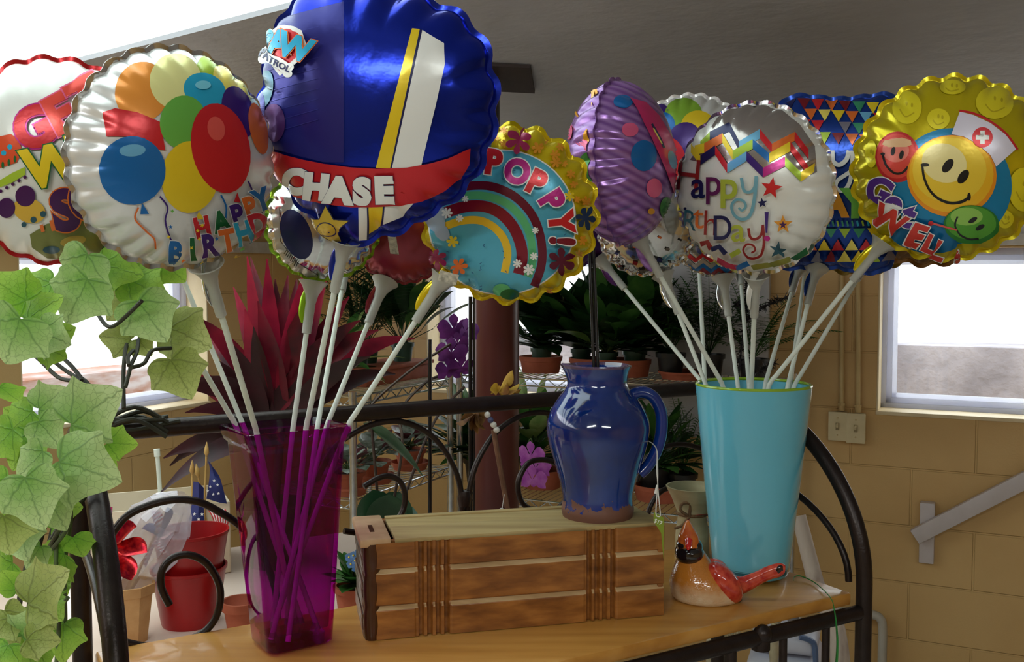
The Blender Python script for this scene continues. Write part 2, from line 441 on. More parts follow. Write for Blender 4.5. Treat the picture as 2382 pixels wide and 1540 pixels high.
# scrollwork in the back plane, traced to the plane it stands in
def scroll(px_pts, r=0.0046):
    pts = [(lambda q: RK(q[0], DEP, q[1]))(BP(*p)) for p in px_pts]
    iron('scroll', smooth_path(pts, 8), r, 10)
scroll([(250, 1258), (290, 1205), (340, 1178), (400, 1163), (455, 1166), (500, 1185), (560, 1225), (610, 1290), (640, 1370), (645, 1440)], 0.0052)
scroll([(394, 1407), (375, 1365), (378, 1325), (402, 1298), (440, 1291), (480, 1310), (508, 1355), (512, 1400), (497, 1445), (462, 1478), (400, 1498), (340, 1503), (290, 1494)], 0.0052)
scroll([(735, 1120), (775, 1045), (835, 1001), (895, 981), (950, 985), (1005, 1015), (1045, 1065), (1070, 1130), (1076, 1215)])
scroll([(1086, 1215), (1092, 1140), (1110, 1075), (1150, 1010), (1200, 973), (1250, 960), (1300, 968), (1350, 1000), (1390, 1060), (1412, 1130), (1418, 1210)])
scroll([(846, 1132), (880, 1112), (908, 1108), (932, 1122), (942, 1150), (938, 1185), (918, 1215), (880, 1235), (840, 1240), (800, 1235)])
scroll([(1308, 1082), (1268, 1070), (1230, 1077), (1208, 1112), (1206, 1145), (1220, 1175), (1255, 1192), (1295, 1184), (1318, 1160)])
scroll([(1505, 1210), (1512, 1180), (1530, 1150), (1555, 1136), (1578, 1145), (1588, 1170), (1588, 1205)])
scroll([(1480, 1120), (1500, 1070), (1545, 1040), (1600, 1035), (1660, 1060), (1700, 1110), (1710, 1190)])
m = MB()
for (px, py) in ((1080, 1160),):
    u, ww = BP(px, py); m.lathe([(0.001, -0.012), (0.009, -0.012), (0.011, 0), (0.009, 0.012), (0.001, 0.012)], RK(u, DEP, ww), 14)
m.build('scroll_clamp', M_IRON, rack)

# ------------------------------------------------------------------ the carved drawer lying on its face
ZC = ZS + 0.132
A = on_z(876, 1491, ZS); B = on_z(1544, 1432, ZS)
d1 = (B - A); d1.z = 0; CL = d1.length; d1.normalize(); d2 = V((-d1.y, d1.x, 0)); CANG = math.atan2(d1.y, d1.x)
CD = 0.135; CH = 0.132
def CR(x, y, z): return A + d1 * x + d2 * y + V((0, 0, z))
M_OAK = wood('golden oak', (110, 64, 28), (172, 112, 54), (142, 88, 40), CANG, sc=(7, 70, 70), rough=0.36, bump=0.0005)
M_OAKDARK = wood('dark stained oak', (52, 26, 14), (84, 42, 22), (66, 34, 18), CANG, sc=(40, 40, 6), rough=0.3, coat=0.4)
M_RAW = wood('raw pale wood', (150, 124, 80), (186, 162, 112), (172, 148, 98), CANG, sc=(3, 50, 50), rough=0.75, coat=0.0)
M_RAWEND = pm('raw wood block', (196, 160, 122), (178, 140, 104), scale=30, rough=0.8)
crate = thing('wooden_drawer', 'carved golden oak drawer with pale bottom turned up, under the blue jug', 'drawer', CR(CL / 2, CD / 2, 0))
# front: one carved heightfield, two cross grooves and two sets of flutes
def fr_depth(x, z):
    d = 0.0
    for zg in (0.0415, 0.0915):
        t = (z - zg)
        if -0.0030 < t < 0.0035: d = max(d, 0.0060 * (t + 0.0030) / 0.0065)
        elif 0.0035 <= t < 0.0046: d = max(d, 0.0060 * (1 - (t - 0.0035) / 0.0011))
    X = x / CL
    for c in (0.188, 0.768):
        if abs(X - c) < 0.060: d = min(d, 0.0045); d = max(d, 0.0012)
        for k in range(4):
            xc = c + (k - 1.5) * 0.0285 + 0.002
            t = (X - xc)
            if abs(t) < 0.0085:
                d = max(d, 0.0100 * math.sqrt(max(0, 1 - (t / 0.0085) ** 2)))
    return d
nx, nz = 420, 150; m = MB(); vs = []; fs = []
for j in range(nz + 1):
    for i in range(nx + 1):
        x = CL * i / nx; z = CH * 0.985 * j / nz
        vs.append(CR(x, fr_depth(x, z), z + 0.001))
for j in range(nz):
    for i in range(nx):
        a = j * (nx + 1) + i; fs.append((a, a + 1, a + nx + 2, a + nx + 1))
m.add(vs, fs)
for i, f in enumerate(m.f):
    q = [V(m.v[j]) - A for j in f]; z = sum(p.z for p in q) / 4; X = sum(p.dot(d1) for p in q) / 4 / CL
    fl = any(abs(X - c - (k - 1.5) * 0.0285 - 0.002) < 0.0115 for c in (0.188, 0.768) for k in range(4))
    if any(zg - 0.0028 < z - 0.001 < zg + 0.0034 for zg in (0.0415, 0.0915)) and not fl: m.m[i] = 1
m.build('carved_front', [M_OAK, wood('oak edge painted sheen', (170, 134, 92), (206, 176, 134), (190, 156, 112), CANG, sc=(7, 70, 70), rough=0.4)], crate, sharp=60)  # groove bevels in paler oak: the sheen they catch is put into the colour
m = MB(); Rc = R3(0, 0, CANG)
m.box(CR(CL / 2, 0.0145, CH / 2), (CL - 0.002, 0.012, CH - 0.002), Rc)
m.box(CR(CL / 2, CD - 0.006, CH / 2), (CL - 0.004, 0.012, CH), Rc, bev=0.002)
m.box(CR(CL - 0.0045, CD / 2, CH / 2), (0.009, CD - 0.004, CH), Rc, bev=0.002)
m.build('side_panel', M_OAK, crate)
# moulded dark end with a rounded corner column
m = MB(); prof = []
for k in range(41):
    z = CH * 0.985 * k / 40; b = 0.004 * (abs(math.sin(math.pi * (z / CH) * 3.0)) ** 0.6)
    prof.append((0.0105 + b * 0.5, z))
m.lathe(prof, CR(-0.004, 0.011, 0.0), 24)
for k in range(12):
    z0 = CH * k / 12; b = 0.004 * abs(math.sin(math.pi * (k + .5) / 12 * 3)) ** .6
    m.box(CR(-0.007 - b * .5, CD / 2 + 0.006, z0 + CH / 24), (0.013 + b, CD - 0.016, CH / 12), Rc, bev=0.001)
m.build('end_moulding', M_OAKDARK, crate)
m = MB()
m.box(CR(CL / 2 + 0.012, CD * 0.27, CH + 0.0005), (CL - 0.028, CD * 0.50, 0.006), Rc, bev=0.0012)
m.box(CR(CL / 2 + 0.012, CD * 0.73, CH - 0.0018), (CL - 0.028, CD * 0.40, 0.006), Rc, bev=0.0008)
m.box(CR(CL / 2 + 0.012, CD * 0.95, CH + 0.0005), (CL - 0.028, CD * 0.09, 0.006), Rc, bev=0.0008)
m.build('bottom_board', M_RAW, crate)
m = MB(); m.box(CR(0.0, CD * 0.5, CH - 0.0005), (0.042, CD * 0.99, 0.012), Rc, bev=0.003)
e = m.build('end_block', M_RAWEND, crate)
m = MB(); m.box(CR(-0.001, CD * 0.42, CH + 0.0056), (0.006, 0.036, 0.0012), Rc); m.build('slot', M_OAKDARK, e)

# ------------------------------------------------------------------ blue glazed jug on the drawer
ZT = ZC + 0.0035
jc = on_z(1390, 1198, ZT); jc = V((jc.x, jc.y, ZT))
M_GLAZE = pm('cobalt glaze', (8, 36, 98), (16, 56, 140), scale=9, rough=0.16, coat=0.5, spec=0.6, bump=0.0004, bscale=25, detail=6)
M_GLAZE_RAW = pm('bare brown clay', (120, 80, 66), (146, 104, 86), scale=60, rough=0.7)
def glazed_body():
    m = MATS['cobalt glaze'].copy(); m.name = 'cobalt glaze worn foot'; nt = m.node_tree; N = nt.nodes; L = nt.links
    b = N['Principled BSDF']; old = b.inputs['Base Color'].links[0].from_socket
    tc = N.new('ShaderNodeTexCoord'); sp = N.new('ShaderNodeSeparateXYZ'); L.new(tc.outputs['Object'], sp.inputs[0])
    no = N.new('ShaderNodeTexNoise'); no.inputs['Scale'].default_value = 55; no.inputs['Detail'].default_value = 5; L.new(tc.outputs['Object'], no.inputs[0])
    mu = N.new('ShaderNodeMath'); mu.operation = 'MULTIPLY_ADD'; mu.inputs[1].default_value = 0.075; mu.inputs[2].default_value = -0.0165; L.new(no.outputs[0], mu.inputs[0])
    lt = N.new('ShaderNodeMath'); lt.operation = 'LESS_THAN'; L.new(sp.outputs[2], lt.inputs[0]); L.new(mu.outputs[0], lt.inputs[1])
    gt = N.new('ShaderNodeMath'); gt.operation = 'GREATER_THAN'; gt.inputs[1].default_value = 0.2185; L.new(sp.outputs[2], gt.inputs[0])
    m2 = N.new('ShaderNodeMath'); m2.operation = 'MULTIPLY'; m2.inputs[1].default_value = 0.55; L.new(gt.outputs[0], m2.inputs[0])
    mx = N.new('ShaderNodeMath'); mx.operation = 'MAXIMUM'; L.new(lt.outputs[0], mx.inputs[0]); L.new(m2.outputs[0], mx.inputs[1])
    mc = N.new('ShaderNodeMix'); mc.data_type = 'RGBA'; L.new(mx.outputs[0], mc.inputs[0]); L.new(old, mc.inputs[6]); mc.inputs[7].default_value = rgb(112, 74, 60)
    L.new(mc.outputs[2], b.inputs['Base Color'])
    mr = N.new('ShaderNodeMath'); mr.operation = 'MULTIPLY_ADD'; mr.inputs[1].default_value = 0.5; mr.inputs[2].default_value = 0.1; L.new(lt.outputs[0], mr.inputs[0]); L.new(mr.outputs[0], b.inputs['Roughness'])
    sb = N.new('ShaderNodeMath'); sb.operation = 'MULTIPLY_ADD'; sb.inputs[1].default_value = -0.8; sb.inputs[2].default_value = 0.8; L.new(lt.outputs[0], sb.inputs[0]); L.new(sb.outputs[0], b.inputs['Coat Weight'])
    return m
jug = thing('jug', 'cobalt blue glazed jug with chipped brown foot, standing on the wooden drawer', 'jug', jc)
JH = 0.221
prof_px = [(1308, 1222), (1305, 1205), (1308, 1180), (1300, 1140), (1288, 1100), (1276, 1060), (1270, 1025), (1272, 1000), (1284, 970), (1300, 948), (1316, 930), (1322, 915), (1320, 895), (1312, 876)]
sc_ = jc.y / F
prof = [((1390 - x) * sc_, 0.0) for x, y in prof_px]
zs = [(1222 - y) / (1222 - 876) * JH for x, y in prof_px]
pr = smooth_path([(r[0], 0, z) for r, z in zip(prof, zs)], 6)
outer = [(p.x, p.z) for p in pr]
full = [(0.001, 0.0)] + outer + [(outer[-1][0] - 0.004, JH + 0.0015), (outer[-1][0] - 0.007, JH - 0.002)] + [(max(r - 0.007, 0.004), z) for r, z in outer[::-1] if 0.01 < z < JH - 0.004] + [(0.001, 0.01)]
m = MB(); m.lathe(full, jc, 72)
# pinch the spout on the camera-left side
sd = V((-1, -0.25, 0)).normalized()
for i, p in enumerate(m.v):
    q = V(p) - jc; z = q.z
    if z > JH - 0.055:
        r = V((q.x, q.y, 0)); c = r.normalized().dot(sd) if r.length > 1e-6 else 0
        k = max(0, c) ** 10 * ((z - (JH - 0.055)) / 0.055) ** 1.5
        q2 = q + sd * (0.009 * k) + V((0, 0, 0.003 * k)); m.v[i] = tuple(jc + q2)
M_JUG = glazed_body()
m.build('body', M_JUG, jug)
def JP(px, py): return P(px, py, jc.y - 0.004)
hp = smooth_path([JP(1440, 945), JP(1466, 922), (JP(1492, 912)), JP(1520, 924), JP(1537, 958), JP(1538, 1005), JP(1527, 1048), JP(1508, 1082), JP(1488, 1102)], 6)
m = MB(); m.tube(hp, [0.0088] * len(hp), 16, flat=1.2); m.build('handle', M_GLAZE, jug)
# black rod standing in the jug
m = MB(); a = V((jc.x + 0.012, jc.y + 0.010, jc.z + 0.012)); tp = P(1375, 560, jc.y + 0.03)
rim = P(1387, 880, jc.y + 0.012); a = rim + (rim - tp) * 0.62
for dx in (-0.0028, 0.0028):
    m.tube([a + V((dx, 0, 0)), tp + V((dx, 0, 0))], 0.0026, 10)
o = m.build('plastic_rod', pm('black plastic', (20, 19, 22), (26, 25, 28), rough=0.25), loc=a)
tag(o, 'thin black twin rod standing upright in the blue jug', 'rod')
# swing tag on a string looped through the handle
tg = thing('price_tag', 'small green price tag on a white string looped through the blue jug handle', 'price tag', JP(1528, 1210))
TY = jc.y - 0.075
m = MB()
m.tube(smooth_path([JP(1508, 1026), P(1520, 1034, TY + 0.05), P(1528, 1050, TY + .03), P(1528, 1095, TY), P(1530, 1130, TY), P(1527, 1165, TY), P(1526, 1196, TY), P(1531, 1202, TY)], 6), 0.0008, 6)
m.tube(smooth_path([P(1529, 1050, TY + 0.03), P(1530, 1100, TY), P(1530, 1130, TY), P(1533, 1165, TY), P(1536, 1198, TY), P(1531, 1202, TY)], 6), 0.0008, 6)
m.tube([P(1528, 1128, TY), P(1525, 1148, TY - .001)], [0.0008, 0.0022], 6)
s = m.build('string', pm('white cotton string', (226, 226, 220), rough=0.8), tg)
m = MB(); q = [P(1521, 1192, TY), P(1528, 1195, TY), P(1543, 1204, TY), P(1545, 1212, TY), P(1543, 1300, TY), P(1538, 1240, TY), P(1520, 1212, TY)]
n = len(q); off = V((0.0004, 0.0012, 0))
m.add(q + [p + off for p in q], [tuple(range(n))] + [tuple(range(2 * n - 1, n - 1, -1))] + [(i, (i + 1) % n, n + (i + 1) % n, n + i) for i in range(n)])
crd = m.build('tag_card', pm('olive green card', (122, 140, 34), (132, 150, 40), rough=0.6), tg)

TAGW = TY - 0.0006
# ------------------------------------------------------------------ magenta glass vase
vb = V((-0.292, 1.262, ZS)); vt = V((-0.302, 1.280, ZS + 0.288))
a36 = rad(34); g1 = V((math.cos(a36), math.sin(a36), 0)); g2 = V((-g1.y, g1.x, 0))
def vase_ring(t, inset=0.0, extra=0.0):
    c = vb.lerp(vt, t); a = 0.045 + (0.066 - 0.045) * t + extra - inset; b = 0.036 + (0.053 - 0.036) * t + extra - inset
    pts = []; r = 0.011
    for sx, sy, a0 in ((1, 1, 0), (-1, 1, 90), (-1, -1, 180), (1, -1, 270)):
        for k in range(7):
            th = rad(a0 + 15 * k)
            pts.append(c + g1 * (sx * (a - r) + r * math.cos(th)) + g2 * (sy * (b - r) + r * math.sin(th)))
    return pts
M_MAGENTA = thin_glass('magenta glass', (0.71, 0.035, 0.66), 0.04, 1.5)
mv = thing('glass_vase', 'tall square tapered magenta glass vase holding balloon sticks', 'vase', vb)
rings = [vase_ring(t) for t in (0.0, 0.02, 0.2, 0.4, 0.6, 0.8, 0.9)]
rings[0] = vase_ring(0.0, 0.006)
rings += [vase_ring(0.925, 0, 0.0), vase_ring(0.94, 0, 0.004), vase_ring(0.985, 0, 0.007), vase_ring(1.0, 0, 0.006), vase_ring(1.0, 0.0, 0.0015), vase_ring(0.95, 0.003, 0.0)]
rings += [vase_ring(t, 0.0045) for t in (0.9, 0.6, 0.3, 0.08)]
m = MB(); m.loft(rings, cap=True)
m.build('vase_body', M_MAGENTA, mv, sharp=60)
m = MB(); base = [vase_ring(0.004, 0.008), vase_ring(0.05, 0.008)]
m.loft(base); m.build('vase_base', thin_glass('deep magenta glass', (0.80, 0.12, 0.76), 0.05, 1.5), mv, sharp=60)

# ------------------------------------------------------------------ turquoise vase
tc0 = V((0.392, 1.566, ZS)); TR0, TR1, TH = 0.0605, 0.0925, 0.312
M_TEAL = pm('turquoise glass', (104, 186, 210), (112, 194, 216), scale=3, rough=0.14, coat=0.6, spec=0.5, sss=0.0)
tv = thing('turquoise_vase', 'turquoise tapered glass vase with a lime green rim holding balloon sticks', 'vase', tc0)
m = MB(); pr = [(0.001, 0.0), (TR0 * 0.8, 0.0), (TR0 * .97, 0.004), (TR0, 0.010)] + [(TR0 + (TR1 - TR0) * t ** 0.92, 0.010 + (TH - 0.012) * t) for t in [k / 12 for k in range(1, 13)]]
pr += [(TR1 - 0.004, TH - 0.003)] + [(TR0 + (TR1 - TR0) * t ** .92 - 0.004, 0.010 + (TH - 0.012) * t) for t in [k / 12 for k in range(11, 0, -1)]] + [(TR0 - 0.006, 0.022), (0.001, 0.02)]
m.lathe(pr, tc0, 72); m.build('vase_body', M_TEAL, tv)
m = MB(); cz = TH - 0.0005
m.tube([tc0 + V((math.cos(2 * math.pi * k / 72) * (TR1 - 0.002), math.sin(2 * math.pi * k / 72) * (TR1 - 0.002), cz)) for k in range(73)], 0.0026, 8, cap=False)
m.build('vase_rim', pm('lime green glaze', (150, 186, 44), (142, 178, 40), rough=0.15, coat=0.5), tv)
m = MB(); m.lathe([(TR0 * 1.003, 0.0085), (TR0 * 1.012, 0.011), (TR0 * 1.014, 0.017), (TR0 * 1.02, 0.0185)], tc0, 72)
m.build('vase_foot', pm('dark turquoise glass', (34, 104, 124), (44, 118, 136), scale=20, rough=0.1, coat=0.8), tv)
# ------------------------------------------------------------------ foil balloons
EYE_NP = np.array([0.0, 0.0, EYE])
M_STICK = pm('white plastic stick', (240, 244, 236), (234, 240, 230), scale=40, rough=0.4, translu=0.25)
M_CUP = pm('cloudy plastic cup', (196, 196, 186), (206, 206, 198), scale=30, rough=0.3, alpha=0.6)
M_SILVER = foil('silver', (214, 214, 214), metal=0.95, rough=0.12)

class Balloon:
    """Pillow of two foil sheets: outline r(theta), thickness T, puckered seam with n scallops."""
    def __init__(s, c, Y, R, yaw=0, pitch=0, roll=0, T=0.5, n=26, shape=None, puck=0.30, scal=0.035, pw=2.2):
        s.C = P(c[0], c[1], Y); s.Y = Y; s.n = n; s.puck = puck; s.scal = scal; s.pw = pw
        s.R0 = R * Y / F if R > 2 else R; s.T = T * s.R0; s.shape = shape
        d = (s.C - EYEV).normalized(); z = -d; x = V((0, 0, 1)).cross(z).normalized(); y = z.cross(x)
        B = Matrix((x, y, z)).transposed()
        B = B @ Matrix.Rotation(rad(yaw), 3, 'Y') @ Matrix.Rotation(rad(-pitch), 3, 'X') @ Matrix.Rotation(rad(-roll), 3, 'Z')
        s.B = B; s.M = Matrix.Translation(s.C) @ B.to_4x4()
        s.Bn = np.array(B); s.Cn = np.array(s.C)
    def rad_at(s, th, scallop=True):
        if s.shape is not None:
            a = np.array(s.shape); r = np.interp(np.mod(th, 2 * np.pi), np.radians(a[:, 0]), a[:, 1])
        else: r = np.ones_like(th)
        r = r * s.R0
        if scallop: r = r * (1 - s.scal * np.abs(np.cos(s.n * th / 2)) ** 3)
        return r
    def h(s, x, y):
        th = np.arctan2(y, x); r = np.hypot(x, y); R = s.rad_at(th, False)
        ss = np.clip((r / R - 0.72) / 0.24, 0, 1); ss = ss * ss * (3 - 2 * ss)
        rho = np.clip(r / (R * (1 - s.scal * ss * np.abs(np.cos(s.n * th / 2)) ** 3)), 0, 1)
        v = np.abs(np.cos(s.n * th / 2)) ** 7
        k = np.floor(s.n * th / (2 * np.pi) + 0.5); amp = 0.55 + 0.9 * np.mod(np.sin(k * 12.9898 + s.n) * 43758.5453, 1.0)
        v = np.abs(np.cos(s.n * th / 2)) ** 7 * amp
        big = 0.02 * np.sin(5 * th + 1.0) * rho ** 4
        return s.T * (1 - rho ** s.pw) ** 0.55 * (1 - s.puck * v * rho ** 11 - big), rho
    def hit(s, px, py, side):
        """First point of the chosen sheet that each picture point falls on."""
        px = np.asarray(px, float); py = np.asarray(py, float)
        d = np.stack([(px - CX) / F, _c + (-(py - CY) / F) * _s, -_s + (-(py - CY) / F) * _c], 1)
        d /= np.linalg.norm(d, axis=1)[:, None]
        dl = d @ s.Bn; ol = (EYE_NP - s.Cn) @ s.Bn
        D = float(np.linalg.norm(s.Cn - EYE_NP)); t = np.linspace(D - 1.4 * s.R0, D + 1.4 * s.R0, 90)
        Pq = ol[None, None] + dl[:, None, :] * t[None, :, None]
        hh, rho = s.h(Pq[..., 0], Pq[..., 1]); G = side * Pq[..., 2] - hh; G = np.where(rho >= 1.0, 1.0, G)
        neg = G <= 0; any_ = neg.any(1); i = np.where(any_, neg.argmax(1), 45); i = np.clip(i, 1, 89)
        t0 = t[i - 1]; t1 = t[i]
        for _ in range(12):
            tm = (t0 + t1) / 2; q = ol + dl * tm[:, None]; hm, rm = s.h(q[:, 0], q[:, 1]); g = side * q[:, 2] - hm; g = np.where(rm >= 1, 1.0, g)
            ins = g <= 0; t1 = np.where(ins, tm, t1); t0 = np.where(ins, t0, tm)
        q = ol + dl * t1[:, None]
        tp = -ol[2] / np.where(np.abs(dl[:, 2]) < 1e-4, 1e-4, dl[:, 2]); qp = ol + dl * tp[:, None]
        q = np.where(any_[:, None], q, qp); x, y = q[:, 0], q[:, 1]
        th = np.arctan2(y, x); r = np.hypot(x, y); R = s.rad_at(th) * 0.985; k = np.where(r > R, R / np.maximum(r, 1e-9), 1.0)
        return x * k, y * k, any_
    def lift(s, x, y, side, off):
        e = 2e-4; h0, rho = s.h(x, y); hx, _ = s.h(x + e, y); hy, _ = s.h(x, y + e)
        nx = -(hx - h0) / e; ny = -(hy - h0) / e; l = np.sqrt(nx * nx + ny * ny + 1)
        q = np.stack([x + nx / l * off, y + ny / l * off, side * (h0 + off / l)], 1)
        return q @ s.Bn.T + s.Cn
    def body(s, name, parent, mats, ring=26, per=8):
        """Front sheet uses material 0, back sheet 1, seam 2."""
        seg = s.n * per; th = np.linspace(0, 2 * np.pi, seg, endpoint=False)
        rho = np.sin(np.linspace(0, math.pi / 2, ring + 1)) ** 0.9; m = MB(); R = s.rad_at(th)
        for side, mi in ((1, 0), (-1, 1)):
            vs = []; fs = []
            for i, p in enumerate(rho):
                x = R * p * np.cos(th); y = R * p * np.sin(th); hh, _ = s.h(x, y)
                if i == ring: hh = hh * 0
                q = np.stack([x, y, side * hh], 1) @ s.Bn.T + s.Cn; vs += [tuple(v) for v in q]
            for i in range(ring):
                for k in range(seg):
                    k2 = (k + 1) % seg; f = (i * seg + k, (i + 1) * seg + k, (i + 1) * seg + k2, i * seg + k2)
                    if i == 0: f = (k, seg + k, seg + k2, k2)
                    fs.append(f if side > 0 else f[::-1])
            m.add(vs, fs, mi)
        vs = []
        for (k, z) in ((0.992, 0.0006), (1.035, 0.0004), (1.035, -0.0004), (0.992, -0.0006)):
            Rr = R * k + (0.0 if k < 1 else 0.0012); q = np.stack([Rr * np.cos(th), Rr * np.sin(th), np.full_like(th, z) + (0.0014 * np.sin(s.n * th) if k > 1 else 0)], 1) @ s.Bn.T + s.Cn
            vs += [tuple(v) for v in q]
        fs = [(j * seg + k, j * seg + (k + 1) % seg, (j + 1) * seg + (k + 1) % seg, (j + 1) * seg + k) for j in range(3) for k in range(seg)]
        m.add(vs, fs, 2)
        return m.build(name, mats, parent, sharp=75)
    def W(s, x, y, z=0.0): return s.M @ V((x * s.R0, y * s.R0, z))

_glyph = {}
def glyphs(txt, off=0.0, shear=0.0, spacing=1.0):
    """2-D triangles of a text, cap height 1, centred."""
    k = (txt, off, shear, spacing)
    if k in _glyph: return _glyph[k]
    cu = bpy.data.curves.new('lettering', 'FONT'); cu.body = txt; cu.size = 1.0; cu.offset = off; cu.shear = shear; cu.space_character = spacing
    cu.resolution_u = 5; cu.fill_mode = 'FRONT'
    ob = bpy.data.objects.new('lettering', cu); COL.objects.link(ob)
    dg = bpy.context.evaluated_depsgraph_get(); me = ob.evaluated_get(dg).to_mesh()
    vs = np.array([v.co[:2] for v in me.vertices]); fs = [tuple(p.vertices) for p in me.polygons]
    bpy.data.objects.remove(ob); bpy.data.curves.remove(cu)
    # DejaVu-like cap height is about 0.73 of the size
    vs = vs / 0.70; c = (vs.min(0) + vs.max(0)) / 2; c[1] = 0.5
    _glyph[k] = (vs - c, fs); return _glyph[k]

def refine(vs, fs, L):
    bm = bmesh.new(); bv = [bm.verts.new((p[0], p[1], 0)) for p in vs]
    for f in fs:
        try: bm.faces.new([bv[i] for i in f])
        except ValueError: pass
    bmesh.ops.triangulate(bm, faces=bm.faces[:])
    for _ in range(7):
        e = [e for e in bm.edges if e.calc_length() > L]
        if not e: break
        bmesh.ops.subdivide_edges(bm, edges=e, cuts=1)
        bmesh.ops.triangulate(bm, faces=[f for f in bm.faces if len(f.verts) > 3])
    bm.verts.index_update(); out = np.array([(v.co.x, v.co.y) for v in bm.verts]); of = [tuple(v.index for v in f.verts) for f in bm.faces]
    bm.free(); return out, of

class Print:
    """Ink laid on a balloon's sheet, drawn in the photograph's coordinates and projected to the foil."""
    def __init__(s, B, L=7): s.B = B; s.L = L; s.m = MB(); s.mats = []; s.n = 0
    def mi(s, mat):
        if mat not in s.mats: s.mats.append(mat)
        return s.mats.index(mat)
    def tri(s, vs, fs, mat, side=0, L=None, layer=None):
        vs, fs = refine(vs, fs, L or s.L); s.n += 1; off = 0.00012 * (layer if layer is not None else s.n) + 0.0006
        c = vs.mean(0)
        if side == 0: side = 1
        x, y, ok = s.B.hit(vs[:, 0], vs[:, 1], side)
        q = s.B.lift(x, y, side, min(off, 0.018))
        fs = [f for f in fs if sum(ok[list(f)]) >= 1]
        if not fs: return
        # faces wound to look outward
        n0 = s.B.Bn[:, 2] * side; out = []
        for f in fs:
            a, b, c_ = q[f[0]], q[f[1]], q[f[2]]
            out.append(f if np.dot(np.cross(b - a, c_ - a), n0) > 0 else f[::-1])
        s.m.add(q.tolist(), out, s.mi(mat))
    def poly(s, pts, mat, **k):
        t = tessellate_polygon([[V((p[0], p[1], 0)) for p in pts]]); s.tri(np.array(pts, float), t, mat, **k)
    def ell(s, cx, cy, rx, ry, mat, rot=0, n=28, **k):
        c, sn = math.cos(rad(rot)), math.sin(rad(rot)); pts = []
        for i in range(n):
            a = 2 * math.pi * i / n; x, y = rx * math.cos(a), ry * math.sin(a); pts.append((cx + x * c - y * sn, cy + x * sn + y * c))
        s.poly(pts, mat, **k)
    def star(s, cx, cy, r, mat, inner=0.42, n=5, rot=0, **k):
        s.poly([(cx + (r if i % 2 == 0 else r * inner) * math.sin(rad(rot) + math.pi * i / n), cy - (r if i % 2 == 0 else r * inner) * math.cos(rad(rot) + math.pi * i / n)) for i in range(2 * n)], mat, **k)
    def flower(s, cx, cy, r, mat, n=6, rot=0, **k):
        pts = []
        for i in range(n * 8):
            a = 2 * math.pi * i / (n * 8); rr = r * (0.28 + 0.72 * abs(math.cos(n * a / 2)) ** 0.55)
            pts.append((cx + rr * math.cos(a + rad(rot)), cy + rr * math.sin(a + rad(rot))))
        s.poly(pts, mat, **k)
    def strip(s, pts, wd, mat, smooth=True, **k):
        q = [p.to_2d() for p in smooth_path([(p[0], p[1], 0) for p in pts], 6)] if smooth and len(pts) > 2 else [V(p) for p in pts]
        a, b = [], []; n = len(q)
        for i in range(n):
            t = (q[min(i + 1, n - 1)] - q[max(i - 1, 0)]).normalized(); nn = V((-t.y, t.x)); ww = wd[0] + (wd[1] - wd[0]) * i / (n - 1) if isinstance(wd, tuple) else wd
            a.append(q[i] + nn * ww / 2); b.append(q[i] - nn * ww / 2)
        vs = np.array([tuple(p) for p in a + b]); fs = [(i, i + 1, n + i + 1, n + i) for i in range(n - 1)]
        s.tri(vs, fs, mat, **k)
    def text(s, txt, cx, cy, hgt, mat, rot=0, bold=0.0, wide=1.0, outline=None, ow=0.05, shear=0.0, spacing=1.0, skew=0.0, **k):
        c, sn = math.cos(rad(rot)), math.sin(rad(rot))
        for mt, off in (([(outline, bold + ow)] if outline else []) + [(mat, bold)]):
            if 'layer' in k: k['layer'] += 3
            s.n += 3
            g, fs = glyphs(txt, off, shear, spacing)
            x = g[:, 0] * hgt * wide; y = -g[:, 1] * hgt; y = y + skew * x
            s.tri(np.stack([cx + x * c - y * sn, cy + x * sn + y * c], 1), fs, mt, **k)
    def build(s, parent, name='front_print'): return s.m.build(name, s.mats, parent, sharp=75)

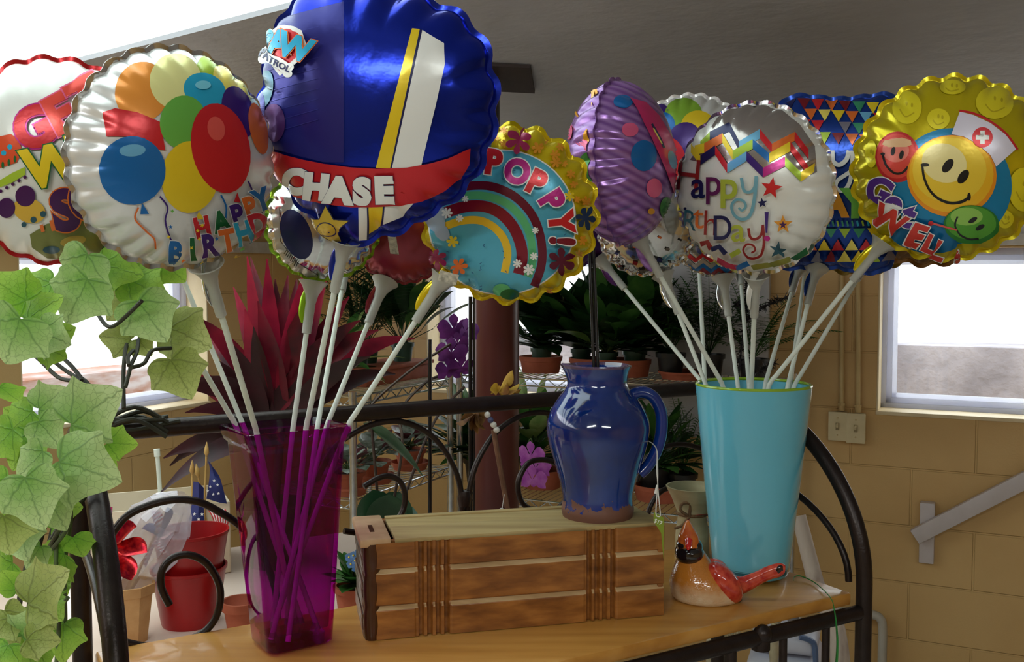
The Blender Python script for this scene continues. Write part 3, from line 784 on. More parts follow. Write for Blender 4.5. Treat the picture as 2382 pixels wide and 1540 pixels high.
def stick_balloon(label, B, mats, rim, vase, cup_roll=None, group=None, neck=True, tail=None, ring=26, per=8, end=None, ang=None):
    """Thing: foil body, tail of foil, plastic cup and stick. RIM: picture point where the stick meets the vase rim."""
    if ang is None: bot = B.W(0, -1.0)
    else:
        th = rad(ang); r = float(B.rad_at(np.array([th]), False)[0]) / B.R0; bot = B.W(math.cos(th) * r, math.sin(th) * r)
    rp = P(rim[0], rim[1], rim[2])
    ax = (bot - rp).normalized(); c0 = bot - ax * 0.014
    # the stick goes on down inside its vase; where the straight line would leave the glass it flexes to the floor's edge
    zb, cx, cy, lim = vase
    k = (rp.z - zb) / max(ax.z, 0.2); e = rp - ax * k
    d = V((e.x - cx, e.y - cy, 0))
    if d.length > lim: e = V((cx, cy, zb)) + d.normalized() * lim
    e.z = zb
    if end is not None: e = V(end)
    t = thing('foil_balloon', label, 'balloon', e, group)
    B.body('foil_body', t, mats, ring, per)
    m = MB(); mid = rp + (e - rp) * 0.35 - ax * 0.004; m.tube([c0 - ax * 0.012, c0.lerp(rp, .5)] + smooth_path([c0.lerp(rp, .94), c0.lerp(rp, .985), rp + (e - rp) * .06, rp + (e - rp) * .5, e], 6), 0.0036, 12); m.build('stick', M_STICK, t)
    m = MB()
    prof = [(0.0042, -0.062), (0.0062, -0.0615), (0.0066, -0.040), (0.0068, -0.020), (0.009, -0.008), (0.0145, 0.003), (0.0205, 0.010), (0.0195, 0.011), (0.0135, 0.005), (0.0078, -0.007), (0.0056, -0.02), (0.0048, -0.06)]
    m.lathe(prof, c0, 22, axis=ax); m.build('cup', M_CUP, t, sharp=60)
    if neck:
        side = ax.cross(V((0, 1, 0))).normalized() * (1 if tail is None else tail); m = MB()
        p0 = bot + ax * 0.004; p1 = c0 - ax * 0.004 + side * 0.006; p2 = c0 - ax * 0.028 + side * 0.0095; p3 = c0 - ax * 0.048 + side * 0.0075
        pts = smooth_path([p0, p1, p2, p3], 5); rr = [0.010, 0.009, 0.008, 0.0065, 0.006] + [0.0055, 0.006, 0.0065, 0.0065, 0.006] + [0.0058, 0.0055, 0.005, 0.004, 0.0028, 0.0015]
        m.tube(pts, rr[:len(pts)], 12, flat=0.35); m.build('foil_tail', mats[1], t)
    return t
VM = (ZS + 0.014, vb.x, vb.y, 0.034)                       # magenta vase: floor, axis, clear radius
VT = (ZS + 0.026, tc0.x, tc0.y, 0.048)

g, fs = glyphs('$17', 0.02); c_, s_ = math.cos(rad(24)), math.sin(rad(24))
m = MB(); m.add([P(1531.5 + (x * c_ - y * s_) * 9, 1214 + (x * s_ + y * c_) * 9, TAGW) for x, y in [(a[0], -a[1]) for a in g]], fs); m.build('price_lettering', pm('white ink', (236, 238, 226), rough=.6), crd)
RED = ink((206, 36, 44)); BLUE = ink((20, 104, 176)); YEL = ink((238, 206, 40)); GRN = ink((110, 184, 76)); CYAN = ink((40, 172, 214)); PUR = ink((62, 30, 118))
ORG_ = ink((226, 112, 44)); WHT = ink((238, 238, 234), 0.1); NAVY = ink((28, 32, 84)); LGRN = ink((170, 200, 56)); MAG = ink((190, 30, 132)); TEAL = ink((38, 82, 96)); BLK = ink((18, 16, 18), 0.0)
DRED = ink((128, 20, 36)); LRED = ink((232, 92, 84)); LBLU = ink((110, 176, 214)); PINK = ink((228, 96, 140)); DPUR = ink((70, 20, 82)); GREYI = ink((170, 164, 160), 0.5); LYEL = ink((250, 232, 110)); DGRN = ink((28, 104, 56)); LPINK = ink((246, 190, 190), 0.1)
F_WHITE = foil('white', (232, 232, 226), metal=0.2, rough=0.3)

# --- 1: get well soon, white with a red back
B = Balloon((136, 378), 1.17, 232, yaw=-14, roll=-40, T=0.5, n=22)
t = stick_balloon('white foil balloon with a red back reading get well soon in bubble letters', B, [F_WHITE, foil('red', (178, 28, 34)), foil('red', (178, 28, 34))], (548, 988, 1.30), VM)
p = Print(B)
p.poly([(70, 545), (110, 520), (200, 505), (300, 500), (300, 560), (260, 590), (180, 606), (110, 600), (75, 575)], ink((120, 124, 60)))
p.ell(170, 560, 30, 12, ink((176, 150, 60)), rot=-10); p.ell(262, 575, 26, 13, DGRN, rot=-10); p.ell(120, 580, 20, 9, TEAL)
p.poly([(-2, 318), (26, 312), (46, 324), (52, 352), (40, 378), (-2, 392)], ink((224, 82, 44)))
p.ell(24, 342, 6, 6, CYAN); p.ell(10, 356, 6, 6, CYAN); p.ell(8, 384, 3, 8, DGRN); p.ell(22, 378, 3, 8, DGRN); p.ell(36, 370, 3, 8, DGRN)
p.poly([(0, 420), (30, 402), (60, 388), (60, 406), (30, 424), (0, 436)], LGRN)
for k in range(5): p.ell(4 + 14 * k, 444 - 8 * k, 4, 4, DPUR)
p.ell(70, 488, 38, 28, ink((220, 176, 60)), rot=20); p.ell(61, 455, 23, 24, DPUR); p.ell(18, 482, 20, 23, DPUR)
p.ell(58, 520, 6, 6, TEAL); p.ell(80, 509, 7, 7, TEAL); p.ell(102, 496, 7, 7, TEAL)
p.strip([(98, 520), (102, 536)], 8, ORG_); p.strip([(120, 510), (126, 534)], 8, ORG_)
PKL = ink((250, 190, 200), 0.1)
p.text('G', 80, 298, 84, RED, rot=-28, bold=0.055, outline=MAG, ow=0.03); p.text('E', 142, 266, 80, ink((226, 70, 56)), rot=-28, bold=0.055, outline=PINK, ow=0.03); p.text('T', 200, 232, 80, ink((226, 70, 56)), rot=-28, bold=0.055, outline=PINK, ow=0.03)
p.text('W', 124, 382, 84, YEL, rot=-12, bold=0.05, outline=DGRN, ow=0.025); p.text('E', 190, 356, 84, YEL, rot=-14, bold=0.05, outline=DGRN, ow=0.025); p.text('L', 240, 330, 84, YEL, rot=-14, bold=0.05, outline=DGRN, ow=0.025)
p.text('S', 154, 482, 82, DPUR, rot=-12, bold=0.06, outline=ORG_, ow=0.025); p.text('O', 213, 456, 84, DPUR, rot=-16, bold=0.06, outline=ORG_, ow=0.025); p.text('O', 278, 430, 84, DPUR, rot=-16, bold=0.06, outline=ORG_, ow=0.025)
p.build(t)

# --- 2: happy birthday balloon bunch, silver
B = Balloon((410, 372), 1.03, 248, yaw=27, pitch=-2, roll=-17, T=0.52, n=28, puck=.15, scal=.03)
t = stick_balloon('silver foil balloon printed with a bunch of bright balloons over happy birthday lettering', B, [foil('pale silver', (226, 226, 224), metal=0.35, rough=0.25), M_SILVER, M_SILVER], (596, 1002, 1.22), VM)
p = Print(B)
p.ell(500, 168, 46, 44, LGRN, rot=30); p.ell(540, 200, 38, 62, LYEL, rot=-30)
p.ell(330, 215, 62, 70, ink((236, 150, 60)), rot=10); p.ell(408, 190, 60, 64, ink((240, 236, 160)))
p.ell(475, 212, 50, 40, CYAN, rot=20); p.ell(552, 262, 36, 62, PUR, rot=-16)
p.poly([(240, 262), (268, 253), (320, 262), (372, 284), (384, 350), (350, 345), (300, 318), (248, 318)], RED)
p.ell(425, 285, 54, 62, GRN, rot=8); p.ell(598, 300, 20, 60, ORG_, rot=-12)
p.ell(440, 411, 66, 83, YEL, rot=4); p.ell(511, 345, 67, 105, RED, rot=-12); p.ell(308, 396, 76, 79, BLUE, rot=-4)
p.ell(308, 350, 30, 14, LBLU, rot=-4); p.ell(500, 300, 20, 28, LRED, rot=-12); p.ell(470, 200, 18, 10, ink((130, 216, 240)))
p.poly([(330, 470), (346, 496), (326, 496)], BLUE); p.poly([(460, 490), (472, 508), (452, 508)], YEL); p.poly([(548, 446), (556, 470), (540, 468)], RED)
p.strip([(322, 480), (314, 505), (335, 530), (358, 552), (360, 575)], 4, ORG_); p.strip([(370, 455), (388, 480), (383, 510), (392, 545), (400, 560)], 4, PUR); p.strip([(510, 452), (522, 480), (520, 520), (528, 560)], 4, BLUE); p.strip([(572, 420), (584, 450), (580, 470)], 4, PUR)
for i, (ch, x, y, cc, r) in enumerate((('H', 466, 524, RED, -12), ('A', 508, 510, DGRN, -14), ('P', 544, 494, PUR, -16), ('P', 571, 476, ORG_, -18), ('Y', 594, 458, BLUE, -20), ('B', 404, 574, BLUE, 4), ('I', 440, 566, DGRN, -4), ('R', 478, 556, PUR, -8), ('T', 514, 545, ORG_, -12), ('H', 548, 527, CYAN, -16), ('D', 578, 508, RED, -20))):
    p.text(ch, x, y, 44, cc, rot=r, bold=0.05, wide=0.82, outline=WHT, ow=0.02)
random.seed(2)
for k in range(16):
    x = random.uniform(330, 590); y = random.uniform(478, 585); p.star(x, y, 5, random.choice([RED, BLUE, GRN, ORG_, YEL]), n=random.choice([4, 5]), rot=random.random() * 90)
p.build(t)

# --- 3: big blue shield with the red name band
shield = [(0, 0.97), (20, 1.01), (40, 1.06), (55, 1.08), (70, 1.03), (90, 0.98), (110, 1.02), (128, 1.10), (142, 1.10), (160, 1.0), (180, 0.96), (200, 0.98), (225, 0.95), (250, 0.97), (265, 1.04), (270, 1.06), (275, 1.04), (290, 0.95), (315, 0.89), (340, 0.94), (360, 0.97)]
B = Balloon((868, 272), 1.13, 286, yaw=-18, pitch=0, roll=14, T=0.44, n=20, shape=shield, puck=0.42, scal=0.045)
F_BLUE = foil('royal blue', (22, 44, 168), metal=0.75, rough=0.2)
t = stick_balloon('largest blue shield shaped foil balloon with a red name band across it', B, [F_BLUE, F_BLUE, F_BLUE], (712, 995, 1.27), VM)
p = Print(B)
X = lambda a: [(560 + x / 2.333, y / 2.333) for x, y in a]
DB = ink((40, 40, 128), 0.4)
p.poly(X([(110, 130), (250, 90), (440, 40), (560, 10), (560, 880), (450, 880), (150, 800), (95, 560), (80, 360)]), DB)
for k in range(10): p.strip([(604 + 2 * k, 96 + 24 * k), (742, 62 + 24 * k)], 1.6, ink((56, 58, 150), 0.4), smooth=False)
p.ell(618, 208, 20, 44, ink((70, 120, 140), 0.4), rot=10); p.ell(640, 286, 26, 44, ink((88, 48, 110), 0.4)); p.ell(606, 250, 14, 40, ink((40, 52, 150), 0.4))
p.poly(X([(930, 160), (972, 165), (815, 912), (735, 908)]), YEL); p.poly(X([(972, 165), (990, 172), (825, 912), (812, 912)]), NAVY)
p.poly(X([(986, 170), (1100, 240), (1106, 350), (1060, 560), (975, 910), (822, 912)]), WHT)
p.poly(X([(640, 1120), (690, 1115), (684, 1292), (640, 1295)]), WHT); p.poly(X([(692, 1115), (775, 1105), (765, 1215), (686, 1262)]), YEL); p.poly(X([(782, 1105), (940, 1090), (870, 1170), (772, 1210)]), WHT); p.strip(X([(690, 1115), (684, 1290)]), 4, NAVY, smooth=False); p.strip(X([(778, 1105), (768, 1215)]), 4, NAVY, smooth=False)
p.poly(X([(130, 790), (240, 835), (340, 862), (460, 886), (600, 905), (740, 912), (900, 905), (1010, 886), (1120, 856), (1236, 806), (1232, 890), (1190, 960), (1100, 1030), (980, 1085), (860, 1108), (740, 1116), (600, 1118), (450, 1100), (300, 1060), (200, 980), (150, 900)]), RED)
for ch, x, y, r, h in (('C', 690, 418, 8, 52), ('H', 741, 430, 6, 53), ('A', 792, 438, 4, 54), ('S', 845, 439, 1, 54), ('E', 896, 435, -2, 53)):
    p.text(ch, x, y, h, WHT, rot=r, bold=0.075, wide=1.04, outline=NAVY, ow=0.012)
p.star(768, 521, 53, NAVY, inner=0.5, rot=-2); p.star(768, 521, 48, ink((216, 186, 60)), inner=0.5, rot=-2); p.ell(766, 522, 18, 15, NAVY); p.ell(766, 522, 15.5, 12.5, ink((216, 186, 60)))
# word mark at the upper corner
p.poly([(636, 86), (660, 70), (690, 66), (712, 78), (722, 108), (712, 140), (690, 160), (664, 180), (640, 150), (630, 118)], WHT)
p.poly([(642, 92), (662, 78), (688, 74), (704, 84), (712, 108), (702, 136), (682, 154), (664, 170), (646, 146), (638, 118)], RED)
p.text('P', 640, 96, 40, CYAN, rot=-12, bold=0.05, outline=WHT, ow=0.03); p.text('A', 666, 104, 46, CYAN, rot=4, bold=0.05, outline=ORG_, ow=0.03); p.text('W', 702, 116, 48, CYAN, rot=18, bold=0.05, outline=ORG_, ow=0.03)
p.ell(632, 132, 10, 9, WHT); p.ell(632, 148, 10, 9, WHT); p.ell(690, 160, 10, 9, WHT); p.ell(686, 176, 10, 9, WHT); p.strip([(632, 140), (660, 148), (688, 168)], 26, WHT)
p.text('PATROL', 659, 152, 15, NAVY, rot=24, bold=0.03, wide=0.92)
p.build(t)

# --- 4: yellow flower edge, blue centre
B = Balloon((1183, 500), 1.27, 204, yaw=-6, pitch=-4, roll=47, T=0.46, n=20, puck=0.3, scal=0.07)
F_YEL = foil('yellow', (222, 196, 22), metal=0.45, rough=0.22)
t = stick_balloon('yellow scalloped foil balloon with blue middle, rainbow and flowers', B, [F_YEL, F_YEL, F_YEL], (812, 985, 1.30), VM)
p = Print(B)
X = lambda a: [(940 + x / 3.08, 250 + y / 3.08) for x, y in a]; x1 = lambda x: 940 + x / 3.08; y1 = lambda y: 250 + y / 3.08
p.ell(x1(704), y1(822), 172, 169, WHT, n=48); SKY = ink((86, 176, 204)); p.ell(x1(704), y1(822), 169, 166, SKY, n=48)
DRB = ink((110, 22, 44)); GB = ink((96, 190, 128)); RB = ink((134, 20, 40)); YB = ink((240, 196, 44))
p.strip(X([(250, 640), (330, 600), (450, 565), (620, 565), (780, 630), (900, 745), (965, 880), (990, 1040), (975, 1160), (930, 1280)]), 20, DRB)
p.strip(X([(265, 680), (380, 645), (500, 630), (610, 640), (740, 690), (840, 790), (900, 910), (920, 1040), (915, 1130), (885, 1210)]), 18, GB)
p.strip(X([(285, 760), (400, 720), (500, 705), (600, 715), (700, 765), (785, 860), (835, 980), (845, 1080), (820, 1190)]), 26, RB)
p.strip(X([(300, 850), (400, 815), (500, 805), (580, 820), (660, 870), (720, 950), (742, 1050), (720, 1180)]), 18, YB)
for (a, b, r) in ((210, 720, 22), (250, 770, 20), (180, 790, 20), (240, 830, 20), (275, 890, 16), (290, 910, 14)): p.ell(x1(a), y1(b), r, r, ink((160, 176, 196), .1))
p.ell(x1(700), y1(1300), 20, 14, GB); p.ell(x1(760), y1(1330), 22, 12, DGRN)
random.seed(8)
for k in range(110):
    a = random.uniform(200, 1200); b = random.uniform(320, 1310)
    if (a - 704) ** 2 + (b - 822) ** 2 < 480 ** 2:
        inner = (a - 520) ** 2 + (b - 1080) ** 2
        if inner < 240 ** 2 or inner > 590 ** 2:
            th = random.random() * 3.14; p.strip([(x1(a), y1(b)), (x1(a) + 6 * math.cos(th), y1(b) + 6 * math.sin(th))], 1.6, ink((20, 84, 124), 0.0, 0.6), smooth=False, layer=60)
for (a, b, r, cc) in ((820, 265, 92, ink((160, 34, 84))), (595, 262, 58, TEAL), (1270, 790, 66, ink((24, 50, 86))), (1110, 1080, 92, ink((96, 14, 40))), (270, 1065, 66, ink((140, 26, 74))), (415, 1118, 60, ORG_), (370, 950, 42, YEL), (1165, 640, 36, YEL)):
    p.flower(x1(a), y1(b), r / 3.08, cc, n=6, rot=a % 60, L=7, layer=70)
for (a, b, r) in ((333, 755, 38), (418, 790, 27), (455, 657, 24), (937, 873, 24), (925, 1050, 28), (813, 1100, 32), (890, 1140, 40)): p.flower(x1(a), y1(b), r / 3.08, WHT, n=7, L=6, layer=72)
OF = ink((226, 150, 40))
for (a, b, r) in ((725, 185, 24), (660, 230, 34), (950, 305, 42), (1005, 265, 24), (1070, 350, 32), (1075, 405, 38), (1140, 420, 24), (1180, 485, 30), (1200, 560, 30), (1285, 670, 34), (1225, 660, 24), (1260, 950, 30), (1240, 1030, 28), (720, 275, 28), (500, 330, 24), (1105, 300, 26), (870, 220, 22), (150, 1000, 26), (190, 1160, 24), (300, 1230, 24), (640, 1385, 24), (1040, 1300, 24), (820, 1390, 20)):
    p.flower(x1(a), y1(b), r / 3.08, OF, n=6, rot=b % 50, L=7, layer=40)
for ch, a, b, r, cc in (('P', 655, 408, 8, RED), ('O', 812, 470, 14, MAG), ('P', 948, 545, 26, RED), ('P', 1052, 672, 58, MAG), ('Y', 1112, 815, 84, RED), ('!', 1118, 945, 94, DRED)):
    p.text(ch, x1(a), y1(b), 49, cc, rot=r, bold=0.06, wide=0.95, outline=WHT, ow=0.035, layer=76)
p.build(t)
m = MB(); q = [P(1024, 628, 1.222), P(1068, 640, 1.222), P(1060, 664, 1.222), P(1018, 652, 1.222)]; m.add(q + [v + V((0, .0006, 0)) for v in q], [(0, 1, 2, 3), (7, 6, 5, 4)]); m.build('price_sticker', pm('paper sticker', (214, 206, 186), (150, 144, 130), scale=180, rough=0.7), t)

# --- 5, 6, 7: partly hidden behind the big ones
B = Balloon((752, 520), 1.33, 130, yaw=6, roll=10, T=0.5, n=24)
t = stick_balloon('small mirror silver foil balloon with lime edge tucked under the blue shield one', B, [M_SILVER, foil('lime', (150, 196, 40)), foil('lime', (150, 196, 40))], (681, 1000, 1.31), VM)
p = Print(B)
p.poly([(632, 500), (650, 480), (652, 560), (690, 610), (740, 640), (735, 652), (680, 628), (644, 580)], ink((180, 176, 166), .5))
p.ell(690, 545, 34, 60, NAVY, rot=-20)
for k in range(9): p.strip([(668 + 3.2 * k, 580 + 3.6 * k), (662 + 3.4 * k, 590 + 3.8 * k)], 1.6, BLK, smooth=False)
p.build(t)
B = Balloon((935, 540), 1.42, 118, yaw=-8, pitch=-8, roll=12, T=0.5, n=26)
t = stick_balloon('dusky rose red foil balloon below the blue shield one and behind the yellow one', B, [foil('rose', (140, 44, 58), metal=.4), foil('rose', (140, 44, 58), metal=.4), foil('rose', (140, 44, 58), metal=.4)], (760, 990, 1.33), VM, ang=262)
m = MB(); q = [P(901, 545, 1.33), P(921, 548, 1.33), P(928, 592, 1.335), P(908, 590, 1.335)]; m.add(q + [v + V((0, .0006, 0)) for v in q], [(0, 1, 2, 3), (7, 6, 5, 4)]); m.build('price_sticker', MATS['paper sticker'], t)
B = Balloon((815, 480), 1.52, 108, yaw=10, roll=3, T=0.5, n=24)
t = stick_balloon('red foil balloon hidden behind the blue shield one, only its plastic cup and stick showing', B, [foil('red', (178, 28, 34)), F_BLUE, F_BLUE], (738, 995, 1.33), VM)
B = Balloon((240, 430), 1.32, 120, yaw=0, roll=-35, T=0.5, n=24)
t = stick_balloon('silver foil balloon hidden behind the get well soon one, its stick crossing low', B, [M_SILVER, M_SILVER, M_SILVER], (570, 1000, 1.31), VM, ang=300)

# --- 8: purple with dots, seen from its seam
def striped_purple():
    m = foil('purple', (146, 100, 172), metal=0.4).copy(); nt = m.node_tree; N = nt.nodes; L = nt.links; m.name = 'foil purple stripes'
    tc = [n for n in N if n.type == 'TEX_COORD'][0]; wv = N.new('ShaderNodeTexWave'); wv.inputs['Scale'].default_value = 28; wv.inputs['Distortion'].default_value = 1.5; wv.bands_direction = 'Z'
    mp = N.new('ShaderNodeMapping'); mp.inputs['Rotation'].default_value = (0, rad(-24), 0); L.new(tc.outputs['Object'], mp.inputs[0]); L.new(mp.outputs[0], wv.inputs[0])
    cr = N.new('ShaderNodeValToRGB'); cr.color_ramp.elements[0].color = rgb(126, 80, 152); cr.color_ramp.elements[1].color = rgb(164, 122, 186); L.new(wv.outputs[0], cr.inputs[0]); L.new(cr.outputs[0], N['Principled BSDF'].inputs['Base Color'])
    return m
F_PUR = striped_purple()
B = Balloon((1447, 380), 1.43, 187, yaw=72, pitch=4, roll=-25, T=0.62, n=26, puck=0.25)
t = stick_balloon('purple striped foil balloon with bright dots, turned edge on to the seam', B, [F_PUR, F_PUR, F_PUR], (1679, 891, 1.53), VT)
p = Print(B)
bk = [(1497, 362, 30, 36, BLUE, 1), (1417, 268, 23, 18, GRN, -1), (1371, 389, 26, 36, ink((60, 130, 50)), -1), (1372, 318, 15, 19, ink((226, 160, 44)), -1), (1465, 302, 19, 16, PINK, 1), (1449, 237, 22, 15, BLUE, 1), (1423, 416, 15, 13, BLUE, -1), (1520, 437, 18, 22, PINK, 1), (1442, 464, 26, 20, ink((200, 60, 130)), -1), (1548, 484, 15, 26, ink((60, 130, 50)), 1), (1428, 504, 16, 11, BLUE, -1), (1326, 305, 8, 20, PINK, -1), (1476, 527, 18, 10, MAG, -1), (1392, 216, 15, 6, ink((226, 160, 44)), -1), (1336, 250, 9, 16, ink((226, 160, 44)), -1), (1512, 490, 8, 7, ink((226, 160, 44)), 1)]
for (a, b, rx, ry, cc, sd_) in bk: p.ell(a, b, rx, ry, cc, side=sd_)
p.poly([(1464, 230), (1482, 258), (1494, 285), (1512, 320), (1528, 356), (1546, 398), (1560, 437), (1572, 470), (1580, 470), (1580, 380), (1560, 320), (1530, 270), (1500, 240)], ink((206, 44, 110)), side=1)
p.text('ABCD', 1540, 330, 26, NAVY, rot=64, bold=0.03, side=1) if False else None
p.ell(1560, 372, 9, 22, LBLU, side=1, rot=-14); p.strip([(1513, 290), (1530, 320), (1541, 345)], 5, NAVY, side=1); p.strip([(1516, 300), (1536, 336)], 3, LYEL, side=1)
p.build(t)

# --- 9: second balloon-bunch print, far row
B = Balloon((1602, 372), 1.86, 146, yaw=-10, roll=-8, T=0.5, n=28)
t = stick_balloon('clear edged foil balloon with printed balloons, between the purple and pearl white ones', B, [foil('pale silver', (226, 226, 224)), M_SILVER, foil('pale silver', (226, 226, 224))], (1640, 897, 1.60), VT)
p = Print(B)
p.ell(1532, 275, 26, 34, PUR, rot=20); p.ell(1590, 268, 44, 40, ink((132, 176, 56))); p.ell(1625, 298, 42, 40, YEL, rot=30); p.ell(1545, 292, 26, 30, BLUE); p.ell(1592, 330, 40, 46, PUR, rot=20); p.ell(1566, 372, 30, 52, RED, rot=-12); p.ell(1640, 400, 50, 60, BLUE)
p.poly([(1565, 512), (1590, 508), (1600, 540), (1574, 546)], BLUE); p.poly([(1600, 505), (1620, 500), (1622, 530), (1606, 536)], ORG_)
p.build(t)

# --- 10: white with chevrons, happy birthday
B = Balloon((1750, 440), 1.42, 193, yaw=-27, pitch=-3, roll=-2, T=0.52, n=26, puck=.18, scal=.025)
t = stick_balloon('pearl white foil balloon with coloured zigzags, stars and happy birthday lettering', B, [F_WHITE, F_WHITE, M_SILVER], (1748, 896, 1.52), VT)
p = Print(B)
SILI = ink((176, 168, 164), 0.8, 0.14)
p.poly([(1606, 372), (1640, 320), (1668, 275), (1700, 252), (1750, 242), (1810, 250), (1860, 290), (1895, 340), (1900, 400), (1862, 420), (1828, 385), (1778, 405), (1738, 370), (1695, 396), (1668, 352), (1632, 378)], SILI)
def zig(pts, cols, wd=13):
    for k in range(len(pts) - 1):
        (xa, ya), (xb, yb) = pts[k], pts[k + 1]
        p.poly([(xa, ya - wd), (xb, yb - wd), (xb, yb + wd), (xa, ya + wd)], cols[k % len(cols)])
zig([(1630, 340), (1652, 318), (1697, 296), (1720, 340), (1768, 312), (1796, 346), (1848, 318), (1880, 360)], [LGRN, NAVY, NAVY, LBLU, RED, ORG_, RED], 11)
zig([(1618, 350), (1640, 345), (1682, 322), (1706, 362), (1752, 336), (1790, 368), (1838, 342), (1878, 396)], [YEL, ORG_, YEL, LGRN, BLUE, YEL, RED], 11)
zig([(1610, 345), (1632, 374), (1666, 350), (1694, 392), (1738, 364), (1776, 402), (1826, 376), (1862, 412), (1892, 390)], [YEL, NAVY, RED, LBLU, PUR, MAG, LGRN, YEL], 11)
DR = ink((150, 40, 40)); LG = ink((178, 190, 70)); CYI = ink((120, 176, 196))
p.text('H', 1606, 406, 74, DR, rot=6, wide=0.8); p.text('a', 1629, 428, 62, NAVY, rot=2, bold=0.01, wide=.9); p.text('p', 1664, 422, 62, ink((100, 34, 88)), bold=0.01, wide=.9); p.text('p', 1700, 428, 64, LG, bold=0.02, wide=.95)
p.strip([(1728, 414), (1734, 442), (1748, 446), (1758, 436), (1762, 412)], 7, CYI); p.strip([(1762, 410), (1758, 460), (1748, 498), (1730, 508), (1712, 498), (1706, 478), (1716, 464), (1732, 466), (1738, 478), (1730, 488), (1722, 482)], (8, 5), CYI)
p.text('B', 1590, 506, 40, PUR, rot=8, wide=.8); p.text('i', 1601, 498, 44, NAVY, rot=4); p.text('R', 1614, 509, 46, ink((40, 100, 120)), rot=4, wide=.8); p.text('t', 1633, 500, 54, ORG_, rot=2); p.text('h', 1660, 514, 56, DR, wide=.9, rot=2); p.text('D', 1688, 525, 54, NAVY, wide=.8, bold=.01); p.text('a', 1723, 528, 54, LG, bold=.01)
p.strip([(1746, 526), (1750, 546), (1762, 550), (1774, 540), (1778, 520)], 6, DR); p.strip([(1778, 518), (1780, 556), (1774, 582), (1758, 592), (1742, 588), (1734, 574), (1742, 562), (1756, 564), (1760, 574), (1752, 580)], (6, 4), DR)
p.poly([(1782, 490), (1791, 490), (1788, 536), (1784, 536)], PUR); p.ell(1787, 548, 7, 6, MAG)
p.star(1797, 437, 25, RED, rot=10); p.star(1777, 470, 12, NAVY, rot=-6); p.star(1822, 517, 21, ink((226, 150, 40)), rot=0); p.star(1822, 518, 9, DPUR); p.star(1810, 573, 20, TEAL, rot=8)
for pts, cc in (([(1640, 560), (1656, 556), (1664, 572)], DR), ([(1664, 572), (1682, 566), (1696, 582)], NAVY), ([(1706, 586), (1728, 574)], LG), ([(1676, 592), (1700, 606), (1722, 610)], ink((190, 40, 80))), ([(1722, 612), (1744, 600)], BLUE), ([(1750, 610), (1790, 604), (1830, 594)], ink((140, 140, 60))), ([(1838, 592), (1868, 574)], DGRN)):
    p.strip(pts, 11, cc, smooth=False)
p.build(t)

# --- 11: blue pillow with bunting triangles
sq = [(a, 1.0 / max(abs(math.cos(rad(a))) ** 6 + abs(math.sin(rad(a)) / 1.45) ** 6, 1e-6) ** (1 / 6) * (1 - 0.05 * math.cos(rad(4 * a)))) for a in range(0, 361, 6)]
B = Balloon((1942, 428), 1.62, 138, yaw=-6, roll=3, T=0.55, n=30, shape=sq, puck=0.22, scal=0.02, pw=3.0)
F_NAVY = foil('deep blue', (24, 62, 150), metal=0.6)
t = stick_balloon('deep blue pillow shaped foil balloon with rows of coloured triangles and white script', B, [F_NAVY, F_NAVY, F_NAVY], (1833, 896, 1.55), VT, ang=262)
p = Print(B); random.seed(5)
cols = [LBLU, LYEL, ORG_, RED, ink((120, 116, 130)), LGRN, ink((60, 150, 110)), DRED, NAVY, YEL]
for j, y in enumerate((246, 270, 296, 322)):
    for k in range(9):
        x = 1806 + 32 * k + (16 if j % 2 else 0); sk = (x - 1940) * 0.06
        if random.random() < .9: p.poly([(x - 15, y - 12 + sk), (x + 15, y - 12 + sk), (x + 1, y + 14 + sk)], random.choice(cols))
for j, y in enumerate((540, 566, 590)):
    for k in range(9):
        x = 1806 + 32 * k + (16 if j % 2 else 0)
        up = j > 0; p.poly([(x - 15, y + 12), (x + 15, y + 12), (x, y - 12)] if up else [(x - 14, y - 10), (x + 14, y - 10), (x, y + 12)], random.choice(cols))
for k in range(16): p.strip([(1850 + 11 * k, 512), (1853 + 11 * k, 524)], 4, random.choice([LGRN, CYAN, ink((60, 150, 110)), ORG_]), smooth=False)
p.text('Hap', 1862, 392, 66, WHT, bold=0.02, shear=0.25, wide=.9, rot=-6)
p.strip([(1909, 350), (1907, 400), (1900, 436)], 10, WHT); p.strip([(1909, 356), (1926, 350), (1934, 366), (1926, 386), (1912, 392)], 9, WHT); p.strip([(1938, 352), (1940, 376), (1954, 384), (1970, 372), (1976, 352)], 10, WHT); p.strip([(1984, 352), (1982, 396), (1974, 430), (1960, 444), (1946, 436), (1950, 420), (1972, 404), (1996, 388)], 9, WHT)
p.text('D', 1895, 468, 62, YEL, bold=.05); p.text('A', 1942, 470, 60, ink((230, 156, 44)), bold=.05); p.text('Y', 1989, 471, 62, GRN, bold=.05)
p.build(t)

# --- 12: yellow get well smiley
B = Balloon((2206, 393), 1.40, 208, yaw=6, pitch=2, roll=40, T=0.5, n=24, scal=0.05, puck=.3)
F_SUN = foil('sunny yellow', (214, 196, 24), metal=0.55, rough=0.2)
t = stick_balloon('yellow foil balloon with a smiling nurse face and get well lettering', B, [F_SUN, F_SUN, F_SUN], (1790, 893, 1.50), VT)
p = Print(B)
LY = ink((238, 222, 40), 0.3); OLV = ink((200, 182, 30), 0.3)
for (a, b, rx, ry) in ((2110, 251, 34, 38), (2215, 204, 30, 17), (2313, 240, 44, 38), (2183, 278, 26, 24), (2378, 440, 34, 50), (2336, 508, 18, 20), (2030, 360, 14, 30)):
    p.ell(a, b, rx, ry, LY)
    p.strip([(a - rx * .5, b + ry * .1), (a - rx * .1, b + ry * .55), (a + rx * .5, b + ry * .3)], 3, OLV); p.ell(a, b - ry * .25, 2.5, 5, OLV); p.ell(a + rx * .35, b - ry * .15, 2.5, 5, OLV)
